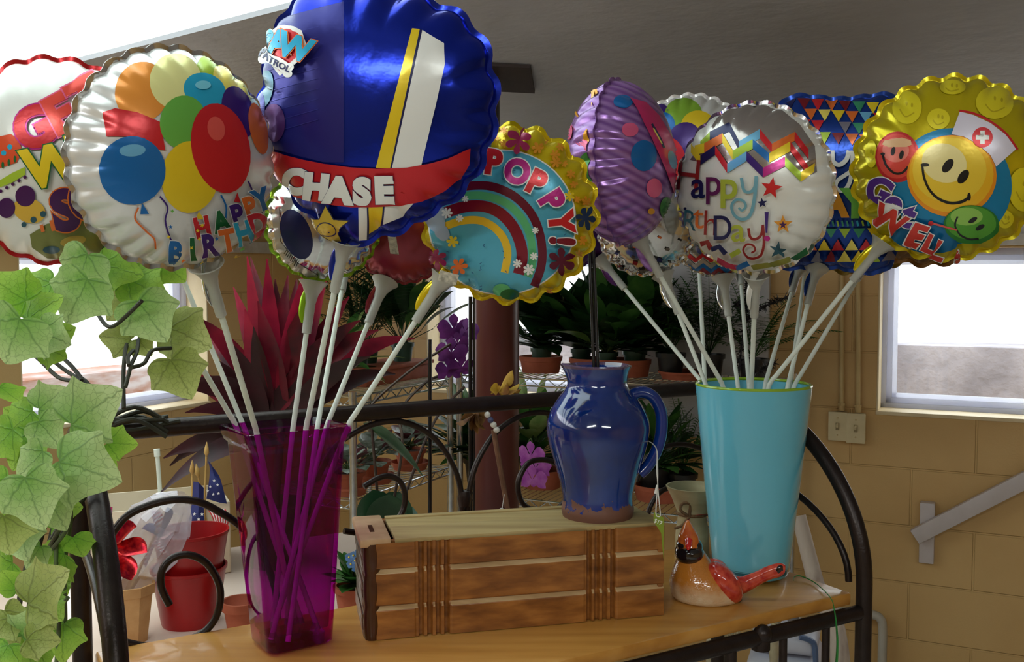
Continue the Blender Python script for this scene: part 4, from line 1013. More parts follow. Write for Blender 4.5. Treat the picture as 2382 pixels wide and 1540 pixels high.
p.ell(2214, 432, 136, 132, ink((18, 128, 176)), n=48); p.ell(2150, 545, 80, 38, ink((18, 108, 160)), rot=10)
p.ell(2090, 366, 50, 58, ink((196, 40, 44))); p.ell(2088, 364, 44, 51, ink((222, 74, 64))); p.ell(2086, 350, 30, 28, ink((236, 130, 116)))
p.poly([(2055, 338), (2062, 328), (2100, 322), (2120, 328), (2122, 338), (2110, 343), (2070, 344)], ink((236, 188, 140), .1))
p.ell(2080, 353, 5, 10, BLK, rot=14); p.ell(2099, 361, 5, 10, BLK, rot=14); p.strip([(2057, 360), (2064, 384), (2082, 402), (2100, 402), (2114, 388)], 5, BLK); p.ell(2057, 359, 5, 3, BLK)
p.ell(2213, 409, 102, 93, ink((240, 150, 30))); p.ell(2212, 405, 96, 87, ink((246, 190, 40))); p.ell(2208, 396, 84, 74, ink((248, 212, 64))); p.ell(2196, 380, 52, 44, ink((248, 232, 160), .1), rot=20)
p.ell(2204, 386, 10, 18, BLK, rot=36); p.ell(2239, 411, 10, 18, BLK, rot=36)
p.strip([(2146, 384), (2150, 412), (2162, 440), (2182, 460), (2208, 470), (2234, 468), (2252, 458)], (5, 7), BLK); p.ell(2152, 384, 10, 4, BLK); p.ell(2252, 456, 4, 9, BLK)
p.poly([(2231, 264), (2262, 272), (2300, 290), (2334, 316), (2358, 348), (2313, 388), (2300, 362), (2270, 336), (2240, 320), (2212, 315)], ink((226, 220, 236), .1)); p.strip([(2230, 262), (2264, 269), (2302, 288), (2336, 315), (2361, 350)], 5, RED)
p.ell(2282, 322, 23, 23, RED); p.poly([(2277, 307), (2287, 307), (2287, 317), (2297, 317), (2297, 327), (2287, 327), (2287, 337), (2277, 337), (2277, 327), (2267, 327), (2267, 317), (2277, 317)], WHT)
p.ell(2257, 518, 62, 43, ink((40, 120, 40))); p.ell(2256, 514, 56, 37, ink((86, 160, 50))); p.ell(2246, 500, 36, 20, ink((150, 200, 90)))
p.ell(2260, 508, 5, 11, BLK, rot=60); p.ell(2276, 524, 5, 11, BLK, rot=60); p.strip([(2226, 500), (2220, 520), (2232, 540), (2252, 550), (2272, 548)], 4, BLK); p.strip([(2166, 514), (2224, 530)], 4, ink((220, 90, 80)), smooth=False); p.ell(2166, 515, 6, 5, RED)
VIO = ink((86, 46, 140)); VR = ink((210, 60, 50))
p.text('G', 2052, 440, 52, VIO, rot=26, bold=.05, outline=WHT, ow=.03); p.text('e', 2086, 468, 56, VIO, rot=26, bold=.05, outline=WHT, ow=.03); p.text('t', 2118, 494, 50, VIO, rot=28, bold=.05, outline=WHT, ow=.03)
p.text('W', 2076, 505, 46, VR, rot=30, bold=.05, outline=WHT, ow=.03); p.text('E', 2136, 538, 48, VR, rot=30, bold=.05, outline=WHT, ow=.03, skew=-.2); p.text('L', 2166, 556, 36, VR, rot=28, bold=.05, outline=WHT, ow=.03); p.text('L', 2188, 568, 36, VR, rot=24, bold=.05, outline=WHT, ow=.03); p.text('!', 2222, 580, 34, VR, rot=36, bold=.05, outline=WHT, ow=.03)
p.build(t)

# --- the far row behind these
F_BRONZE = foil('bronze', (120, 82, 36), metal=0.6); F_OLIVE = foil('old gold', (128, 104, 30), metal=.5)
B = Balloon((2165, 425), 1.66, 190, yaw=0, roll=38, T=.5, n=22, scal=.05)
stick_balloon('bronze foil balloon peeping out beneath the yellow smiley one', B, [F_BRONZE, foil('copper', (150, 70, 44)), F_BRONZE], (1848, 896, 1.58), VT)
B = Balloon((2000, 470), 1.96, 166, yaw=0, roll=12, T=.5, n=26)
t = stick_balloon('old gold foil balloon with dark dots behind the blue pillow one', B, [F_OLIVE, foil('copper', (150, 70, 44)), F_OLIVE], (1838, 897, 1.60), VT, ang=238)
p = Print(B)
for a, b in ((1940, 610), (1976, 622), (2010, 616), (2040, 600), (1960, 596)): p.ell(a, b, 3, 3, BLK)
p.build(t)
F_DKPUR = foil('dark purple', (70, 26, 96), metal=.5)
B = Balloon((1335, 505), 1.74, 112, yaw=0, roll=-32, T=.5, n=24)
stick_balloon('dark purple foil balloon mostly hidden behind the yellow flower one', B, [F_DKPUR, F_DKPUR, F_DKPUR], (1640, 898, 1.62), VT)
B = Balloon((1505, 530), 1.60, 112, yaw=6, pitch=-10, roll=-20, T=.5, n=24)
t = stick_balloon('mirror silver foil balloon with small checks under the purple dotted one', B, [M_SILVER, M_SILVER, M_SILVER], (1640, 890, 1.57), VT)
p = Print(B); random.seed(3)
for k in range(26):
    a = random.uniform(1430, 1600); b = random.uniform(545, 635); q = random.uniform(6, 12); p.poly([(a, b), (a + q, b + 3), (a + q - 3, b + q), (a - 3, b + q - 3)], random.choice([NAVY, BLK, DRED, ORG_, ink((110, 100, 90), .6)]))
p.build(t)
B = Balloon((1668, 538), 1.66, 104, yaw=0, pitch=-6, roll=-8, T=.5, n=24)
t = stick_balloon('silver foil balloon with red and blue chevrons hidden behind the pearl white one', B, [M_SILVER, M_SILVER, M_SILVER], (1716, 895, 1.60), VT)
p = Print(B)
for y, cc in ((598, RED), (612, GREYI), (622, BLUE), (632, DRED)): p.strip([(1600 + 18 * k, y + (8 if k % 2 else -6)) for k in range(9)], 10, cc, smooth=False)
p.build(t)
B = Balloon((1738, 545), 1.92, 76, yaw=0, roll=4, T=.5, n=24)
stick_balloon('second silver foil balloon hidden behind the pearl white one, its cup by the fern', B, [M_SILVER, M_SILVER, M_SILVER], (1742, 895, 1.60), VT, ang=262)
B = Balloon((1880, 545), 1.80, 78, yaw=0, roll=6, T=.5, n=24)
stick_balloon('teal blue foil balloon hidden between the pearl white and blue pillow ones', B, [F_NAVY, F_NAVY, F_NAVY], (1780, 893, 1.60), VT, ang=262)
# ------------------------------------------------------------------ plants and the things behind the rack
def leafmat(name, c1, c2, tr=0.35, rough=0.4, scale=14): return pm('leaf ' + name, c1, c2, scale=scale, rough=rough, translu=tr, bump=0.0006, bscale=60)
LF_DARK = leafmat('dark green', (24, 50, 26), (44, 84, 42)); LF_MID = leafmat('mid green', (48, 92, 40), (78, 124, 56)); LF_FERN = leafmat('fern', (40, 88, 30), (70, 122, 44))
LF_PALM = leafmat('palm', (26, 60, 34), (48, 88, 48)); LF_LIGHT = leafmat('pale green', (120, 150, 80), (170, 190, 120)); LF_TI = leafmat('ti red', (58, 12, 26), (150, 24, 52), tr=0.4, scale=9); LF_TI2 = leafmat('ti bright', (110, 16, 44), (190, 36, 70), tr=0.4, scale=9)
LF_TID = leafmat('ti dark', (36, 22, 22), (70, 22, 34), tr=.25, scale=9); LF_VIOLET = leafmat('violet leaf', (100, 118, 98), (190, 204, 196), tr=.2, scale=40); LF_ORCH = leafmat('orchid leaf', (34, 66, 44), (52, 88, 58), tr=.2, rough=.3)
M_TERRA = pm('terracotta', (164, 84, 58), (182, 98, 70), scale=18, rough=0.75, bump=0.0006, bscale=90); M_SOIL = pm('potting soil', (40, 28, 20), (62, 46, 34), scale=90, rough=0.95, bump=0.004, bscale=90)
M_GPOT = pm('dark green plastic', (38, 66, 52), (46, 76, 60), scale=20, rough=0.4); M_BPOT = pm('black plastic pot', (24, 24, 26), (34, 34, 36), scale=20, rough=0.4); M_STEM = pm('green stem', (60, 84, 44), (84, 104, 58), scale=40, rough=0.5)

def blade(mb, base, tip, w, droop=0.12, side=None, n=9, fold=0.18, mi=0, peak=0.55, power=1.0, twist=0.0):
    """A strap or oval leaf from BASE to TIP, arched, folded along its midrib."""
    base, tip = V(base), V(tip); d = tip - base; L = d.length
    up = V((0, 0, 1)); ctrl = base + d * 0.55 + up * (droop * L)
    vs = []; fs = []
    for i in range(n + 1):
        t = i / n; p = base * (1 - t) ** 2 + ctrl * (2 * t * (1 - t)) + tip * t * t
        tg = ((ctrl - base) * (1 - t) + (tip - ctrl) * t).normalized()
        s = side if side is not None else tg.cross(up)
        s = s - tg * s.dot(tg); s = s.normalized() if s.length > 1e-5 else V((1, 0, 0))
        nn = s.cross(tg); 
        if twist: s = s * math.cos(twist * t) + nn * math.sin(twist * t); nn = s.cross(tg)
        e = math.log(0.5) / math.log(peak); ww = w * max(math.sin(math.pi * min(t ** e, 1.0)), 0.0) ** power * 0.5 if 0 < t < 1 else w * 0.03
        vs += [p + s * ww + nn * (fold * ww), p, p - s * ww + nn * (fold * ww)]
    for i in range(n):
        a = 3 * i; fs += [(a, a + 1, a + 4, a + 3), (a + 1, a + 2, a + 5, a + 4)]
    mb.add(vs, fs, mi)
def rnd(a, b): return random.uniform(a, b)
def keep_in(mb):
    for i, p in enumerate(mb.v):
        q = V(p) - CORNER; y = q.dot(RN)
        if y > -.13: mb.v[i] = tuple(V(p) + RN * ((-.035 - .095 * math.exp(-(y + .13) / .095)) - y))
def rosette(mb, c, n, L, w, el=(20, 80), droop=.15, stem=None, mis=(0,), peak=.5, jit=.25, start=0.0, az=(0, 360), fold=.18):
    for k in range(n):
        a = rad(rnd(*az)); e = rad(rnd(*el)); l = L * rnd(1 - jit, 1 + jit); d = V((math.cos(a) * math.cos(e), math.sin(a) * math.cos(e), math.sin(e)))
        b = c + d * (l * start)
        if start: b += V((0, 0, 0.02 * rnd(0, 1)))
        tip = b + V((d.x, d.y, d.z * .8 if start else d.z)) * (l * (1 - start * .4)) - V((0, 0, rnd(0, .25) * l if start else 0))
        if stem is not None and start: stem.tube(smooth_path([c, c.lerp(b, .5) + V((0, 0, .01)), b], 3), 0.0016, 5, cap=False)
        blade(mb, b, tip, w * rnd(.75, 1.2), droop * rnd(.5, 1.4), mi=random.choice(mis), peak=peak, fold=fold)
def frond(mb, base, tip, L_leaf, droop=.3, n=22, mi=0, wdt=0.2, stem=None, ang=60):
    base, tip = V(base), V(tip); d = tip - base; ctrl = base + d * .5 + V((0, 0, droop * d.length)); pts = []
    for i in range(n + 1):
        t = i / n; pts.append(base * (1 - t) ** 2 + ctrl * (2 * t * (1 - t)) + tip * t * t)
    (stem or mb).tube(pts, 0.0012, 5, cap=False, mi=0 if stem else mi)
    for i in range(3, n + 1):
        tg = (pts[i] - pts[i - 1]).normalized(); s = tg.cross(V((0, 0, 1))); s = s.normalized() if s.length > 1e-4 else V((1, 0, 0))
        l = L_leaf * math.sin(math.pi * (0.12 + 0.86 * i / n)) ** .7
        for sg in (1, -1):
            q = pts[i] + (s * sg * math.sin(rad(ang)) + tg * math.cos(rad(ang))) * l - V((0, 0, l * .25)); blade(mb, pts[i], q, l * wdt, .1, n=4, mi=mi)
def pot(par, c, r0, r1, h, mat, rim=True, name='pot', soil=True):
    m = MB(); rr = r1 * 1.08 if rim else r1
    pr = [(0.001, 0), (r0, 0), (r0 + (r1 - r0) * .8, h * .8)] + ([(rr, h * .8), (rr * 1.02, h)] if rim else [(r1, h)]) + [(r1 * .92, h), (r1 * .88, h * .8), (0.001, h * .78)]
    m.lathe(pr, c, 32); o = m.build(name, mat, par, sharp=35)
    if soil: s = MB(); s.lathe([(0.001, h * .86), (r1 * .89, h * .84)], c, 20); s.build('soil', M_SOIL, par)
    return o
def saucer(name, label, c, r, h=.03, group=None, mat=None, long=0.0):
    m = MB(); pr = [(0.001, 0), (r * .86, 0), (r * .95, h * .7), (r, h * .72), (r * 1.02, h), (r * .96, h), (r * .9, h * .3), (0.001, h * .25)]
    m.lathe(pr, c, 40)
    if long:
        for i, p in enumerate(m.v):
            q = V(p) - V(c); sx = q.dot(RX); m.v[i] = tuple(V(p) + RX * (long if sx > 0 else -long))
    o = m.build(name, mat or M_TERRA, loc=c, sharp=30); tag(o, label, 'plant tray', group); return o

# --- round post carrying the ceiling
pc = P(1154, 900, 2.3); pz = EAVE - SLOPE * ((V((pc.x, pc.y, 0)) - CORNER).dot(RN))
post = thing('support_post', 'red brown round steel post with a slim black top pole and plate under the ceiling', 'post', (pc.x, pc.y, 0))
M_RUST = pm('red brown enamel', (78, 34, 32), (92, 42, 38), scale=4, rough=0.32, stretch=(1, 1, .3))
m = MB(); m.lathe([(0.001, 0), (0.055, 0), (0.055, 1.78), (0.05, 1.785), (0.001, 1.785)], (pc.x, pc.y, 0), 40); m.build('column', M_RUST, post)
m = MB(); m.lathe([(0.021, 1.78), (0.021, pz - .004), (0.001, pz - .004)], (pc.x - .012, pc.y, 0), 24); m.build('top_pole', pm('black brown paint', (44, 40, 36), (54, 50, 46), rough=.4), post)
m = MB(); Rp = Matrix((RX, RN, V((0, 0, 1)))).transposed() @ Matrix.Rotation(-math.atan(SLOPE), 3, 'X'); m.box((pc.x + .012, pc.y, pz - .007), (0.15, 0.15, 0.008), Rp @ R3(0, 0, rad(20))); m.build('ceiling_plate', pm('dark steel plate', (52, 40, 38), (60, 48, 44), rough=.5), post)

# --- wire shelving
M_CHROME = pm('chrome wire', (190, 194, 200), (214, 218, 222), scale=40, rough=.18, metal=.9)
def wire_shelf(par, org, ax, ay, lx, ly, z):
    """Grating with trussed edges: ax along, ay across, from corner ORG."""
    m = MB(); o = V((org.x, org.y, z))
    for v in (0, ly):
        a = o + ay * v; m.tube([a, a + ax * lx], .0032, 6); m.tube([a - V((0, 0, .026)), a + ax * lx - V((0, 0, .026))], .0032, 6)
        n = int(lx / .035); m.tube([a + ax * (lx * k / n) - V((0, 0, .026 * (k % 2))) for k in range(n + 1)], .0022, 5)
    for u in (0, lx):
        a = o + ax * u; m.tube([a, a + ay * ly], .0032, 6); m.tube([a - V((0, 0, .026)), a + ay * ly - V((0, 0, .026))], .0032, 6)
        n = int(ly / .035); m.tube([a + ay * (ly * k / n) - V((0, 0, .026 * (k % 2))) for k in range(n + 1)], .0022, 5)
    n = int(lx / .025)
    for k in range(1, n): a = o + ax * (lx * k / n) + V((0, 0, .002)); m.tube([a, a + ay * ly], .0016, 5, cap=False)
    return m.build('shelf_grating', M_CHROME, par)
def wire_unit(label, org, ax, ay, lx, ly, zs, top):
    t = thing('wire_shelving', label, 'shelf unit', (org + ax * lx / 2 + ay * ly / 2).xy.to_3d())
    for z in zs: wire_shelf(t, org, ax, ay, lx, ly, z)
    for u, v in ((0, 0), (lx, 0), (0, ly), (lx, ly)):
        q = org + ax * u + ay * v; m = MB(); m.tube([V((q.x, q.y, 0)), V((q.x, q.y, top))], .0125, 14); m.build('shelf_post', M_CHROME, t)
    return t
ZB1, ZB2 = 1.242, 0.800
sB0, _ = rw(1075, 885, -0.45); sB1, _ = rw(1800, 885, -0.45)
ob = CORNER + RX * sB0 - RN * 0.47
wire_unit('long chrome wire shelving under the middle window holding leafy pot plants', ob, RX, RN, sB1 - sB0, 0.40, (ZB2, ZB1), ZB1 + .02)
qa = P(820, 925, 3.0); oa = V((qa.x, qa.y, 0)); AX = LX; AY = LN; LA = 0.62
wire_unit('short chrome wire shelving standing end on by the red brown post', oa, AX, AY, LA, 0.36, (0.905, 1.233), 1.25)
def onB(px, z=ZB1, d=-0.27, y=0):                          # point on shelf B under picture column px
    s, _ = rw(px, 885, d); q = CORNER + RX * s + RN * d; return V((q.x, q.y, z + .005))
# upper trays and plants
GT = 'terracotta trays on the wire shelving'
saucer('plant_tray', 'deep round terracotta tray just beside the brown post', onB(1258), .082, .062, GT)
saucer('plant_tray', 'long terracotta tray behind the neck of the blue jug', onB(1418), .080, .062, GT, long=.075)
saucer('plant_tray', 'low terracotta saucer under black pots beside the teal vase', onB(1592), .092, .028, GT)
random.seed(11)
def leafy(label, px, d, z, pr, ph, potmat, n, L, w, mats, el=(20, 88), start=.35, peak=.45, name='potted_plant', group=None, droop=.1, az=(0, 360), base=None):
    c = base if base is not None else onB(px, z, d)
    t = thing(name, label, 'plant', c, group); pot(t, c, pr * .8, pr, ph, potmat)
    lf = MB(); st = MB(); rosette(lf, c + V((0, 0, ph * .85)), n, L, w, el, droop, st, tuple(range(len(mats))), peak, .3, start, az)
    rosette(lf, c + V((0, 0, ph * .85)), n // 2, L * .7, w * .8, (5, 75), droop, None, (0,), peak, .3, .08, az)
    keep_in(lf); keep_in(st); lf.build('foliage', mats, t, sharp=80)
    if st.v: st.build('stems', M_STEM, t)
    return t
tz = ZB1 + .018
leafy('peace lily in green pot on the round tray beside the brown post', 1260, -.27, tz, .040, .075, M_GPOT, 70, .26, .085, [LF_DARK, LF_DARK, LF_MID])
leafy('peace lily in green pot at the near end of the long tray', 1352, -.24, tz, .038, .075, M_GPOT, 60, .28, .085, [LF_DARK, LF_MID, LF_DARK])
leafy('peace lily in green pot in the middle of the long tray, behind the jug rod', 1412, -.30, tz, .038, .07, M_GPOT, 60, .30, .085, [LF_DARK, LF_DARK, LF_MID])
leafy('broad leaved plant in green pot at the far end of the long tray', 1476, -.25, tz, .042, .075, M_GPOT, 70, .28, .095, [LF_DARK, LF_MID])
def ferny(label, px, d, z, n, L, mats, pr=.05, ph=.08, potmat=M_BPOT, leafL=.045, el=(25, 80), wd=.28):
    c = onB(px, z, d); t = thing('potted_fern', label, 'plant', c); pot(t, c, pr * .8, pr, ph, potmat); lf = MB(); b = c + V((0, 0, ph))
    for k in range(n):
        a = rnd(0, 6.28); e = rad(rnd(*el)); l = L * rnd(.7, 1.15); tip = b + V((math.cos(a) * math.cos(e), math.sin(a) * math.cos(e), math.sin(e))) * l
        frond(lf, b, tip, leafL, .25, 20, random.randrange(len(mats)), wd)
    keep_in(lf); lf.build('foliage', mats, t, sharp=80); return t
ferny('dark feathery fern in black pot on the low terracotta saucer', 1560, -.28, ZB1 + .012, 20, .30, [LF_FERN, LF_DARK])
ferny('bushy fern in black pot behind the teal vase sticks', 1650, -.28, ZB1 + .012, 22, .32, [LF_FERN, LF_DARK])
ferny('bright green fern spreading past the end of the wire shelving', 1752, -.26, ZB1, 20, .30, [LF_FERN, LF_FERN, LF_MID], el=(5, 75))
# black artificial pine sprig among the ferns
c = onB(1716, ZB1, -.36); t = thing('pine_sprig', 'black artificial pine sprig standing between the fern and balloon sticks', 'decoration', c)
m = MB(); M_BLKF = pm('black tinsel', (18, 16, 20), (34, 30, 38), scale=60, rough=.4)
paths = [[c, P(1728, 780, 3.3), P(1735, 700, 3.28), P(1738, 610, 3.28)], [P(1737, 745, 3.28), P(1775, 715, 3.25), P(1828, 692, 3.2)], [P(1735, 720, 3.28), P(1715, 705, 3.25)], [c + V((.01, 0, .01)), P(1775, 860, 3.2), P(1800, 845, 3.18)]]
for pt in paths:
    q = smooth_path(pt, 10); m.tube(q, .003, 6)
    for i, a in enumerate(q):
        if a.z < c.z + .05 and pt is paths[0]: continue
        for k in range(7):
            dv = V((rnd(-1, 1), rnd(-1, 1), rnd(-1, 1))).normalized() * rnd(.014, .026); m.tube([a, a + dv], [.0022, .0006], 4)
m.build('bristles', M_BLKF, t)
# lower shelf of the long unit
saucer('plant_tray', 'deep terracotta tray under the pink orchid on the lower shelf', onB(1262, ZB2), .078, .07, GT)
saucer('plant_tray', 'wide terracotta tray on the lower shelf between jug and teal vase', onB(1538, ZB2), .10, .058, GT)
leafy('leafy bush in black pot on the wide lower tray', 1525, -.27, ZB2 + .018, .06, .10, M_BPOT, 90, .20, .05, [LF_MID, LF_DARK, LF_DARK], el=(5, 85), start=.5)
ferny('sprawling fern in black pot at the end of the lower tray', 1590, -.25, ZB2 + .018, 18, .30, [LF_FERN, LF_MID], leafL=.035)
leafy('yellow green variegated bush in green pot on the lower shelf beside the post', 1236, -.20, ZB2, .05, .10, M_GPOT, 60, .26, .07, [LF_MID, LF_LIGHT, LF_DARK], el=(10, 85), start=.5)
leafy('dark glossy bush in black pot on the lower shelf just before the post', 1115, -.30, ZB2, .06, .10, M_BPOT, 80, .24, .07, [LF_DARK, LF_DARK, LF_MID], el=(5, 85), start=.5)
# orchids
M_ORCH = pm('purple orchid petal', (84, 24, 96), (128, 52, 138), scale=30, rough=.6, translu=.3); M_ORCHP = pm('pink orchid petal', (176, 76, 184), (206, 120, 206), scale=30, rough=.6, translu=.35); M_DRY = pm('dried petal', (150, 110, 50), (92, 56, 36), scale=30, rough=.8, translu=.2); M_YELD = pm('yellowing petal', (214, 176, 60), (130, 84, 40), scale=22, rough=.7, translu=.25)
def orchid_flower(mb, c, r, face, mi=0):
    f = V(face).normalized(); u = f.cross(V((0, 0, 1))).normalized(); w = u.cross(f)
    for a, s, wd in ((90, 1, .6), (210, 1, .6), (330, 1, .6), (10, 1.05, 1.0), (170, 1.05, 1.0), (270, .5, .5)):
        d = u * math.cos(rad(a)) + w * math.sin(rad(a)); blade(mb, c, c + d * (r * s) - f * (.12 * r), wd * r, .1, side=f.cross(d), n=6, peak=.6)
c = onB(1240, ZB2 + .02, -.30); t = thing('orchid_plant', 'pink orchid drooping beside the brown post on the lower shelf', 'plant', c); pot(t, c, .03, .036, .07, M_GPOT)
m = MB(); m.tube(smooth_path([c + V((0, 0, .06)), P(1225, 1050, 3.28), P(1235, 1020, 3.26), P(1240, 1050, 3.24)], 6), .0025, 6); m.build('stems', M_STEM, t)
m = MB()
for px, py in ((1234, 1062), (1246, 1090), (1238, 1118)): orchid_flower(m, P(px, py, 3.22), .052, (rnd(-.6, .6), -1, -.2))
m.build('blossom', M_ORCHP, t, sharp=80)

# --- table behind the rack
TZ = 1.0; M_LAM = pm('pale pink laminate', (226, 204, 190), (218, 194, 180), scale=4, rough=.3)
tb = thing('side_table', 'pale pink topped table behind the rack carrying pots and flags', 'table', RK(.2, .8, -ZS))
Rz = R3(0, 0, rad(30)); m = MB(); m.box(RK(.20, .80, TZ - ZS - .012), (.95, .72, .024), Rz, bev=.003); m.build('table_top', M_LAM, tb)
for u in (-.24, .64):
    for v in (.47, 1.13): m = MB(); m.box(RK(u, v, (TZ - .024) / 2 - ZS), (.035, .035, TZ - .024), Rz); m.build('leg', M_IRON, tb)
def onT(px, py, Y): q = P(px, py, Y); return V((q.x, q.y, TZ))
# red plastic pots, one nested in the other
M_REDP = pm('red plastic', (150, 16, 20), (160, 20, 24), scale=12, rough=.32)
def bucket(c, lab):
    m = MB(); m.lathe([(0.001, 0), (.046, 0), (.0478, .004), (.0625, .095), (.0645, .096), (.0648, .101), (.0615, .101), (.0595, .09), (.045, .006), (0.001, .006)], c, 48)
    o = m.build('plastic_pot', M_REDP, loc=c, sharp=35); return tag(o, lab, 'pot', 'stacked red pots')
cb_ = onT(441, 1400, 1.665)
bucket(cb_, 'lower of the two nested red plastic pots beside the magenta vase')
bucket(cb_ + V((.003, .004, .062)), 'upper of the two nested red plastic pots beside the magenta vase')
# tan fibre pot with a wrapped flag pinwheel
c = onT(303, 1400, 1.58); M_TAN = pm('tan fibre', (196, 152, 102), (176, 130, 82), scale=26, rough=.85, bump=.001, bscale=90)
m = MB(); m.lathe([(0.001, 0), (.027, 0), (.037, .078), (.0375, .08), (.041, .081), (.042, .097), (.038, .097), (.035, .08), (0.001, .01)], c, 8); o = m.build('fibre_pot', M_TAN, loc=c, sharp=20); tag(o, 'tan fibre pot standing just behind the dark rack tube', 'pot')
M_FILM = pm('clear wrap film', (232, 228, 240), (222, 218, 232), scale=60, rough=.12, alpha=.42, bump=.002, bscale=40); M_HOLO = pm('red holographic foil', (160, 14, 40), (236, 60, 60), scale=160, rough=.2, metal=.8); M_HOLOP = pm('magenta foil', (190, 20, 140), (214, 50, 160), rough=.12, metal=.8)
t = thing('pinwheel', 'red and magenta glitter foil pinwheel in the tan fibre pot', 'pinwheel', P(268, 1390, 1.55)); 
m = MB(); m.tube([P(268, 1395, 1.55), P(262, 1290, 1.535)], .0024, 8); m.build('stick', M_STICK, t)
ctr = P(258, 1270, 1.53)
for i, (px, py, mm) in enumerate(((262, 1180, M_HOLOP), (318, 1225, M_HOLO), (342, 1285, M_HOLO), (305, 1350, M_HOLO), (215, 1330, M_HOLO), (205, 1240, M_HOLOP))):
    m = MB(); tp = P(px, py, 1.52); dv = tp - ctr; sd2 = V((dv.z, 0, -dv.x)).normalized(); blade(m, ctr, tp, .036, .04, side=sd2 + V((0, -.5, 0)), peak=.65, power=.7, fold=.5, n=10, twist=.6); m.build('petal', mm, t, sharp=80)
m = MB(); m.sphere(ctr, .006); m.build('hub', M_HOLOP, t)
M_FLAG = None
def flag_cloth():
    m = bpy.data.materials.new('striped flag cloth'); m.use_nodes = True; N = m.node_tree.nodes; L = m.node_tree.links; b = N['Principled BSDF']; b.inputs['Roughness'].default_value = .7
    uv = N.new('ShaderNodeUVMap'); sp = N.new('ShaderNodeSeparateXYZ'); L.new(uv.outputs[0], sp.inputs[0])
    mm = N.new('ShaderNodeMath'); mm.operation = 'MULTIPLY'; mm.inputs[1].default_value = 6.5; L.new(sp.outputs[1], mm.inputs[0]); fr = N.new('ShaderNodeMath'); fr.operation = 'FRACT'; L.new(mm.outputs[0], fr.inputs[0]); g = N.new('ShaderNodeMath'); g.operation = 'GREATER_THAN'; g.inputs[1].default_value = .5; L.new(fr.outputs[0], g.inputs[0])
    c1 = N.new('ShaderNodeMix'); c1.data_type = 'RGBA'; L.new(g.outputs[0], c1.inputs[0]); c1.inputs[6].default_value = rgb(190, 26, 40); c1.inputs[7].default_value = rgb(232, 226, 224); L.new(c1.outputs[2], b.inputs['Base Color']); return m
M_STRIPE = flag_cloth(); M_NAVYC = pm('navy flag cloth', (24, 30, 84), (30, 36, 96), scale=30, rough=.7); M_STARW = pm('white flag stars', (236, 234, 230), rough=.7); M_DOWEL = pm('gilt wood', (196, 160, 96), (176, 136, 76), scale=40, rough=.5)
def cloth(par, rows, mat, name):
    """Draped cloth through rows of points; uv along and across."""
    R_ = [smooth_path(r, 4) for r in rows]; m = MB(); n = len(R_[0]); m.uv = []
    for j, r in enumerate(R_):
        for i, p in enumerate(r): m.v.append(tuple(p)); m.uv.append((i / (n - 1), j / (len(R_) - 1)))
    for j in range(len(R_) - 1):
        for i in range(n - 1): m.f.append((j * n + i, j * n + i + 1, (j + 1) * n + i + 1, (j + 1) * n + i)); m.m.append(0)
    return m.build(name, mat, par, sharp=80)
def starset(par, pts, r, Y):
    m = MB()
    for px, py in pts:
        q = [P(px + (r if i % 2 == 0 else r * .42) * math.sin(math.pi * i / 5), py - (r if i % 2 == 0 else r * .42) * math.cos(math.pi * i / 5), Y) for i in range(10)]
        m.add(q + [P(px, py, Y)], [(i, (i + 1) % 10, 10) for i in range(10)])
    return m.build('star_print', M_STARW, par)
# the wrapped flags bunch
t = thing('wrapped_flag_pinwheel', 'stars and stripes pinwheel in crinkled clear wrap leaning over the tan fibre pot', 'pinwheel', P(296, 1385, 1.60))
m = MB(); m.tube([P(292, 1395, 1.60), P(372, 1220, 1.62)], .0025, 8); m.build('stick', M_DOWEL, t)
for (px, py, mm, tw) in ((388, 1180, M_NAVYC, .4), (405, 1235, M_STRIPE, .5), (395, 1290, M_STRIPE, .3), (340, 1320, M_STRIPE, .6), (330, 1230, M_NAVYC, .4), (352, 1190, M_STRIPE, .2)):
    m = MB(); a = P(372, 1250, 1.615); tp = P(px, py, 1.61); blade(m, a, tp, .034, .15, side=V((tp.z - a.z, .4, a.x - tp.x)), peak=.6, power=.6, fold=.4, n=9); m.uv = [(i % 3 / 2, (i // 3) / 10 * 1.2) for i in range(len(m.v))]; m.build('petal', mm, t, sharp=80)
rings = []
for k, (px, py, r) in enumerate(((285, 1388, .012), (290, 1370, .030), (310, 1320, .044), (345, 1265, .052), (375, 1210, .050), (400, 1175, .034), (418, 1158, .018), (425, 1150, .010))):
    c0 = P(px, py, 1.612); ax = (P(425, 1150, 1.612) - P(285, 1388, 1.612)).normalized(); s1 = ax.cross(V((0, 1, 0))).normalized(); s2 = V((0, 1, 0))
    rings.append([c0 + s1 * (r * math.cos(a) * (1 + .16 * math.sin(7 * a + k))) + s2 * (.034 * min(1, r / .03) * math.sin(a) * (1 + .2 * math.sin(5 * a + 2 * k))) for a in [2 * math.pi * i / 28 for i in range(28)]])
m = MB(); m.loft(rings, cap=False); m.build('clear_wrap', M_FILM, t, sharp=20)
